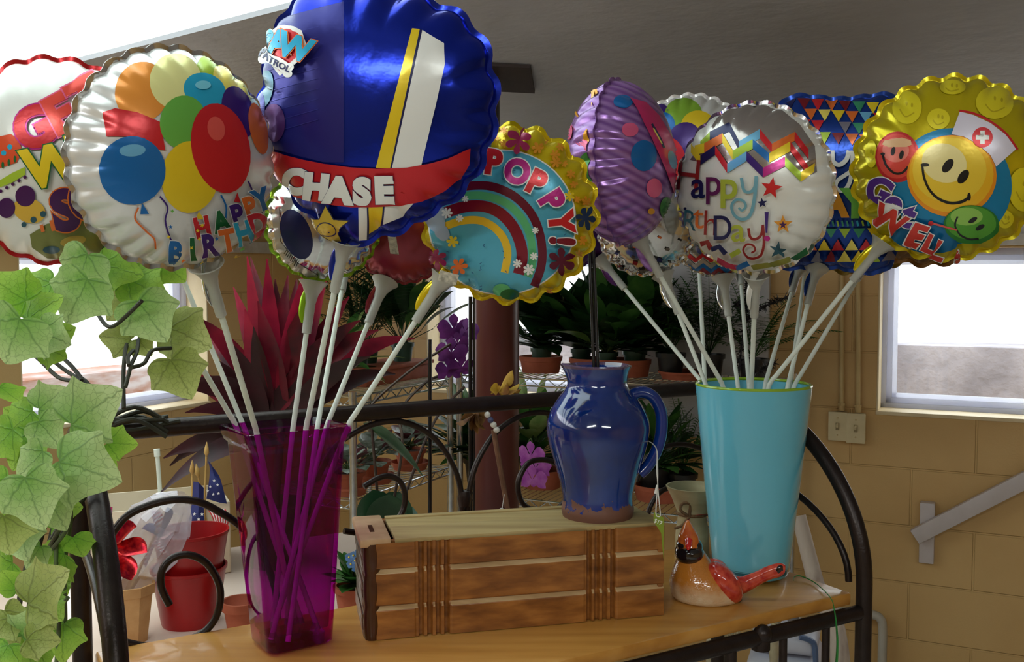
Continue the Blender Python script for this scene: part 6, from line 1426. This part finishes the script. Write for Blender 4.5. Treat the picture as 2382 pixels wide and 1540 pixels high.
# ------------------------------------------------------------------ ivy garland over the left end of the rack
def ivy_leaf_mat(name, rim, mid, vein):
    m = bpy.data.materials.new(name); m.use_nodes = True; N = m.node_tree.nodes; L = m.node_tree.links; b = N['Principled BSDF']; b.inputs['Roughness'].default_value = .5
    def M_(op, a=None, b_=None, c=None):
        n = N.new('ShaderNodeMath'); n.operation = op
        for i, x in enumerate((a, b_, c)):
            if x is None: continue
            if isinstance(x, (int, float)): n.inputs[i].default_value = x
            else: L.new(x, n.inputs[i])
        return n.outputs[0]
    uv = N.new('ShaderNodeUVMap'); no = N.new('ShaderNodeTexNoise'); no.inputs['Scale'].default_value = 5; no.inputs['Detail'].default_value = 4; L.new(uv.outputs[0], no.inputs[0])
    sp = N.new('ShaderNodeSeparateXYZ'); L.new(uv.outputs[0], sp.inputs[0]); nz = M_('MULTIPLY_ADD', no.outputs[0], .24, -.12)
    x = M_('ADD', sp.outputs[0], nz); y = sp.outputs[1]; r = M_('SQRT', M_('ADD', M_('MULTIPLY', x, x), M_('MULTIPLY', y, y))); th = M_('ARCTAN2', x, y)
    # five main veins from the stalk, finer ones branching off them
    fa = M_('ABSOLUTE', M_('SUBTRACT', M_('FRACT', M_('MULTIPLY_ADD', th, 1.06, .5)), .5)); dist = M_('MULTIPLY', M_('MULTIPLY', fa, r), .95)
    v1 = N.new('ShaderNodeMapRange'); v1.inputs[1].default_value = .003; v1.inputs[2].default_value = .03; v1.inputs[3].default_value = 1; v1.inputs[4].default_value = 0; L.new(dist, v1.inputs[0])
    vo = N.new('ShaderNodeTexVoronoi'); vo.feature = 'DISTANCE_TO_EDGE'; vo.inputs['Scale'].default_value = 9; L.new(uv.outputs[0], vo.inputs['Vector']); v2 = N.new('ShaderNodeMapRange'); v2.inputs[1].default_value = .0; v2.inputs[2].default_value = .05; v2.inputs[3].default_value = .55; v2.inputs[4].default_value = 0; L.new(vo.outputs['Distance'], v2.inputs[0])
    vv = M_('MAXIMUM', v1.outputs[0], v2.outputs[0])
    g = N.new('ShaderNodeMapRange'); g.inputs[1].default_value = .15; g.inputs[2].default_value = .95; L.new(M_('ADD', r, M_('MULTIPLY_ADD', no.outputs[0], .5, -.25)), g.inputs[0])
    c1 = N.new('ShaderNodeMix'); c1.data_type = 'RGBA'; L.new(g.outputs[0], c1.inputs[0]); c1.inputs[6].default_value = rgb(*mid); c1.inputs[7].default_value = rgb(*rim)
    c2 = N.new('ShaderNodeMix'); c2.data_type = 'RGBA'; L.new(M_('MULTIPLY', vv, .5), c2.inputs[0]); L.new(c1.outputs[2], c2.inputs[6]); c2.inputs[7].default_value = rgb(*vein); L.new(c2.outputs[2], b.inputs['Base Color'])
    bp = N.new('ShaderNodeBump'); bp.inputs['Distance'].default_value = .001; bp.inputs['Strength'].default_value = .5; bp.invert = True; L.new(vv, bp.inputs['Height']); L.new(bp.outputs[0], b.inputs['Normal'])
    tr = N.new('ShaderNodeBsdfTranslucent'); L.new(c2.outputs[2], tr.inputs[0]); mx = N.new('ShaderNodeMixShader'); mx.inputs[0].default_value = .42; L.new(b.outputs[0], mx.inputs[1]); L.new(tr.outputs[0], mx.inputs[2]); L.new(mx.outputs[0], N['Material Output'].inputs[0]); return m
IV = [ivy_leaf_mat('ivy leaf', (206, 226, 158), (132, 178, 84), (58, 104, 48)), ivy_leaf_mat('ivy leaf yellowing', (196, 206, 124), (140, 158, 70), (84, 92, 40)), ivy_leaf_mat('ivy leaf bright', (176, 214, 84), (120, 176, 50), (66, 116, 36))]
IVY_OUT = [(0, 0.0), (-.10, -.09), (-.28, -.15), (-.46, -.09), (-.57, .05), (-.57, .18), (-.61, .30), (-.67, .44), (-.55, .51), (-.42, .60), (-.30, .75), (-.15, .93), (0, 1.04)]
def ivy_leaf(mb, c, tip, size, nrm, curl=.2, mi=0, uvl=None):
    """Lobed leaf: stalk end at C, pointing along TIP, facing NRM."""
    y = (V(tip)).normalized(); z = V(nrm) - y * V(nrm).dot(y); z.normalize(); x = y.cross(z); half = [p.to_2d() for p in smooth_path([(a, b, 0) for a, b in IVY_OUT], 3)]; out = half + [V((-p.x, p.y)) for p in half[-2:0:-1]]
    K = 7; vs = []; uv = []; n = len(out); cen = V((0, .12)); r1, r2, r3 = rnd(-.15, .15), rnd(-.2, .2), rnd(0, 6)
    for j in range(1, K + 1):
        for p in out:
            q = cen.lerp(p, j / K); rr = q.length; zz = -curl * (q.x ** 2 * .9 + max(0, q.y - .3) ** 2 * .8) + .05 * math.sin(7 * q.y + r3) * abs(q.x) * 2 + r1 * q.x + .10 * abs(q.x) * 0.6
            vs.append(V(c) + (x * q.x + y * q.y + z * zz) * size); uv.append((q.x, q.y))
    vs.append(V(c) + (y * cen.y + z * 0) * size); uv.append((0, cen.y)); ci = len(vs) - 1; fs = [(ci, k_, (k_ + 1) % n) for k_ in range(n)]
    for j in range(K - 1):
        for k_ in range(n): k2 = (k_ + 1) % n; fs.append((j * n + k_, (j + 1) * n + k_, (j + 1) * n + k2, j * n + k2))
    mb.add(vs, fs, mi); uvl.extend(uv)
random.seed(17)
ivy = thing('ivy_garland', 'pale green artificial ivy garland draped over the end of the rack', 'garland', RK(-.05, .1, -ZS + .6))
lf = MB(); lf.uv = []
# stalk end (px,py), tip (px,py), depth, face lean, kind
IL = [(62, 742, 140, 690, .98, 2), (120, 660, 30, 690, 1.02, 2), (48, 742, 5, 850, .90, 0), (60, 700, -30, 640, .95, 2), (205, 592, 165, 690, 1.05, 0), (238, 615, 330, 640, 1.1, 2), (300, 650, 380, 690, 1.12, 2), (380, 610, 430, 655, 1.15, 2), (205, 650, 150, 750, 1.0, 0), (322, 700, 385, 792, 1.02, 0), (396, 762, 486, 805, 1.08, 1), (310, 690, 250, 740, 1.14, 1), (305, 790, 232, 782, 1.06, 1), (320, 790, 352, 826, 1.06, 1), (398, 836, 445, 925, 1.03, 1), (95, 770, 160, 800, .95, 0), (105, 800, 168, 762, .98, 2), (100, 805, 150, 830, .96, 2),
      (165, 985, 272, 912, .90, 0), (90, 950, 150, 905, .96, 0), (75, 960, 10, 1010, .98, 2), (90, 980, 140, 1040, .92, 0), (60, 990, 10, 950, 1.0, 2), (138, 1072, 270, 1115, .86, 0), (70, 1010, 30, 1090, .96, 2), (100, 1050, 40, 1110, .9, 0), (30, 1000, -30, 1060, .94, 2), (250, 1030, 318, 1035, 1.10, 2), (236, 1060, 270, 1090, 1.12, 2), (60, 1110, 98, 1228, .82, 0), (110, 1150, 150, 1230, .88, 0), (20, 1120, -40, 1180, .86, 2), (120, 1100, 140, 1180, .92, 2), (10, 1200, 20, 1290, .84, 1), (50, 1230, 60, 1300, .90, 0), (30, 1190, 70, 1250, .92, 2), (95, 1270, 60, 1320, .9, 0), (170, 1250, 192, 1300, 1.0, 2), (150, 1290, 110, 1340, 1.0, 2),
      (66, 1402, 154, 1330, .80, 1), (68, 1410, 120, 1460, .84, 1), (40, 1370, 5, 1330, .88, 2), (110, 1400, 140, 1440, .98, 2), (20, 1440, -30, 1500, .82, 1), (62, 1488, 138, 1490, .78, 1), (50, 1480, 80, 1420, .82, 0), (10, 1420, 40, 1500, .84, 1), (80, 1500, 60, 1580, .84, 2), (20, 1500, -20, 1560, .8, 2), (130, 1380, 120, 1330, 1.02, 2), (100, 1320, 150, 1390, 1.04, 2), (150, 1450, 140, 1540, 1.02, 2), (30, 1310, -20, 1360, .9, 2), (0, 900, 50, 940, 1.0, 2), (140, 1180, 190, 1180, 1.02, 2), (120, 1230, 160, 1200, 1.04, 2)]
stalks = []
for (ax_, ay_, bx_, by_, Y, mi) in IL:
    a = P(ax_, ay_, Y); b = P(bx_, by_, Y + rnd(-.02, .02)); dv = b - a; ivy_leaf(lf, a, dv, dv.length / 1.0 * 1.02, (rnd(-.35, .35), -1, rnd(0, .55)), rnd(.05, .4), mi, lf.uv); stalks.append(a)
lf.build('foliage', IV, ivy, sharp=80)
M_VINE = pm('green brown vine', (92, 112, 70), (72, 70, 48), scale=40, rough=.6); M_VINED = pm('dark vine', (40, 38, 30), (58, 58, 44), scale=40, rough=.6)
m = MB()
main = [[(250, 985), (170, 1000), (150, 1100), (165, 1200), (150, 1320), (152, 1450), (148, 1600)], [(180, 1120), (150, 1210), (90, 1310), (40, 1380)], [(165, 1180), (150, 1240), (80, 1320)], [(158, 1390), (120, 1440), (70, 1500)], [(172, 1110), (140, 1180), (130, 1300), (138, 1420), (130, 1560)]]
for pts in main: m.tube(smooth_path([P(a, b, .98 + .01 * i) for i, (a, b) in enumerate(pts)], 8), .0022, 8)
m.build('vine', M_VINE, ivy)
m = MB()
for pts in ([(205, 900), (180, 880), (150, 860), (110, 830), (60, 800), (40, 770)], [(200, 895), (165, 850), (120, 810), (80, 770)], [(190, 885), (140, 880), (95, 840), (60, 810)], [(288, 950), (287, 880), (290, 828), (295, 800)], [(292, 900), (305, 850), (318, 820), (322, 790)], [(305, 855), (335, 845), (355, 815), (398, 810)], [(300, 850), (298, 830), (310, 815)], [(330, 700), (260, 760), (225, 728), (212, 716)], [(0, 978), (60, 977), (110, 985)], [(0, 1000), (40, 1005), (75, 990), (90, 970)], [(262, 985), (210, 900), (190, 880)]):
    m.tube(smooth_path([P(a, b, 1.0 + .02 * i) for i, (a, b) in enumerate(pts)], 8), .0022, 8)
for k_ in range(14):
    a = RK(.02 + .02 * rnd(0, 1), DEP + rnd(-.02, .02), wt + rnd(-.005, .02)); m.tube(smooth_path([a, a + E1 * (.03 + .02 * rnd(0, 1)) + V((0, 0, rnd(-.01, .02))), a + E1 * rnd(.07, .11) + V((0, 0, rnd(-.012, .004)))], 5), .0032, 7)
for k_ in range(8):
    a = RK(.0, DEP * rnd(.4, .9), .2); m.tube(smooth_path([a + V((rnd(-.02, .02), 0, .08)), a + V((rnd(-.06, -.02), -.03, -.04)), a + V((rnd(-.08, -.04), -.06, -.25))], 6), .0024, 7)
m.build('vine', M_VINED, ivy)
m = MB(); m.lathe([(.001, 0), (.0028, .004), (.003, .012), (.0012, .02), (.0004, .024)], P(246, 1068, 1.06), 10, axis=V((.5, 0, -.8))); m.build('fairy_light', pm('clear bulb', (230, 226, 210), rough=.1, alpha=.7), ivy)
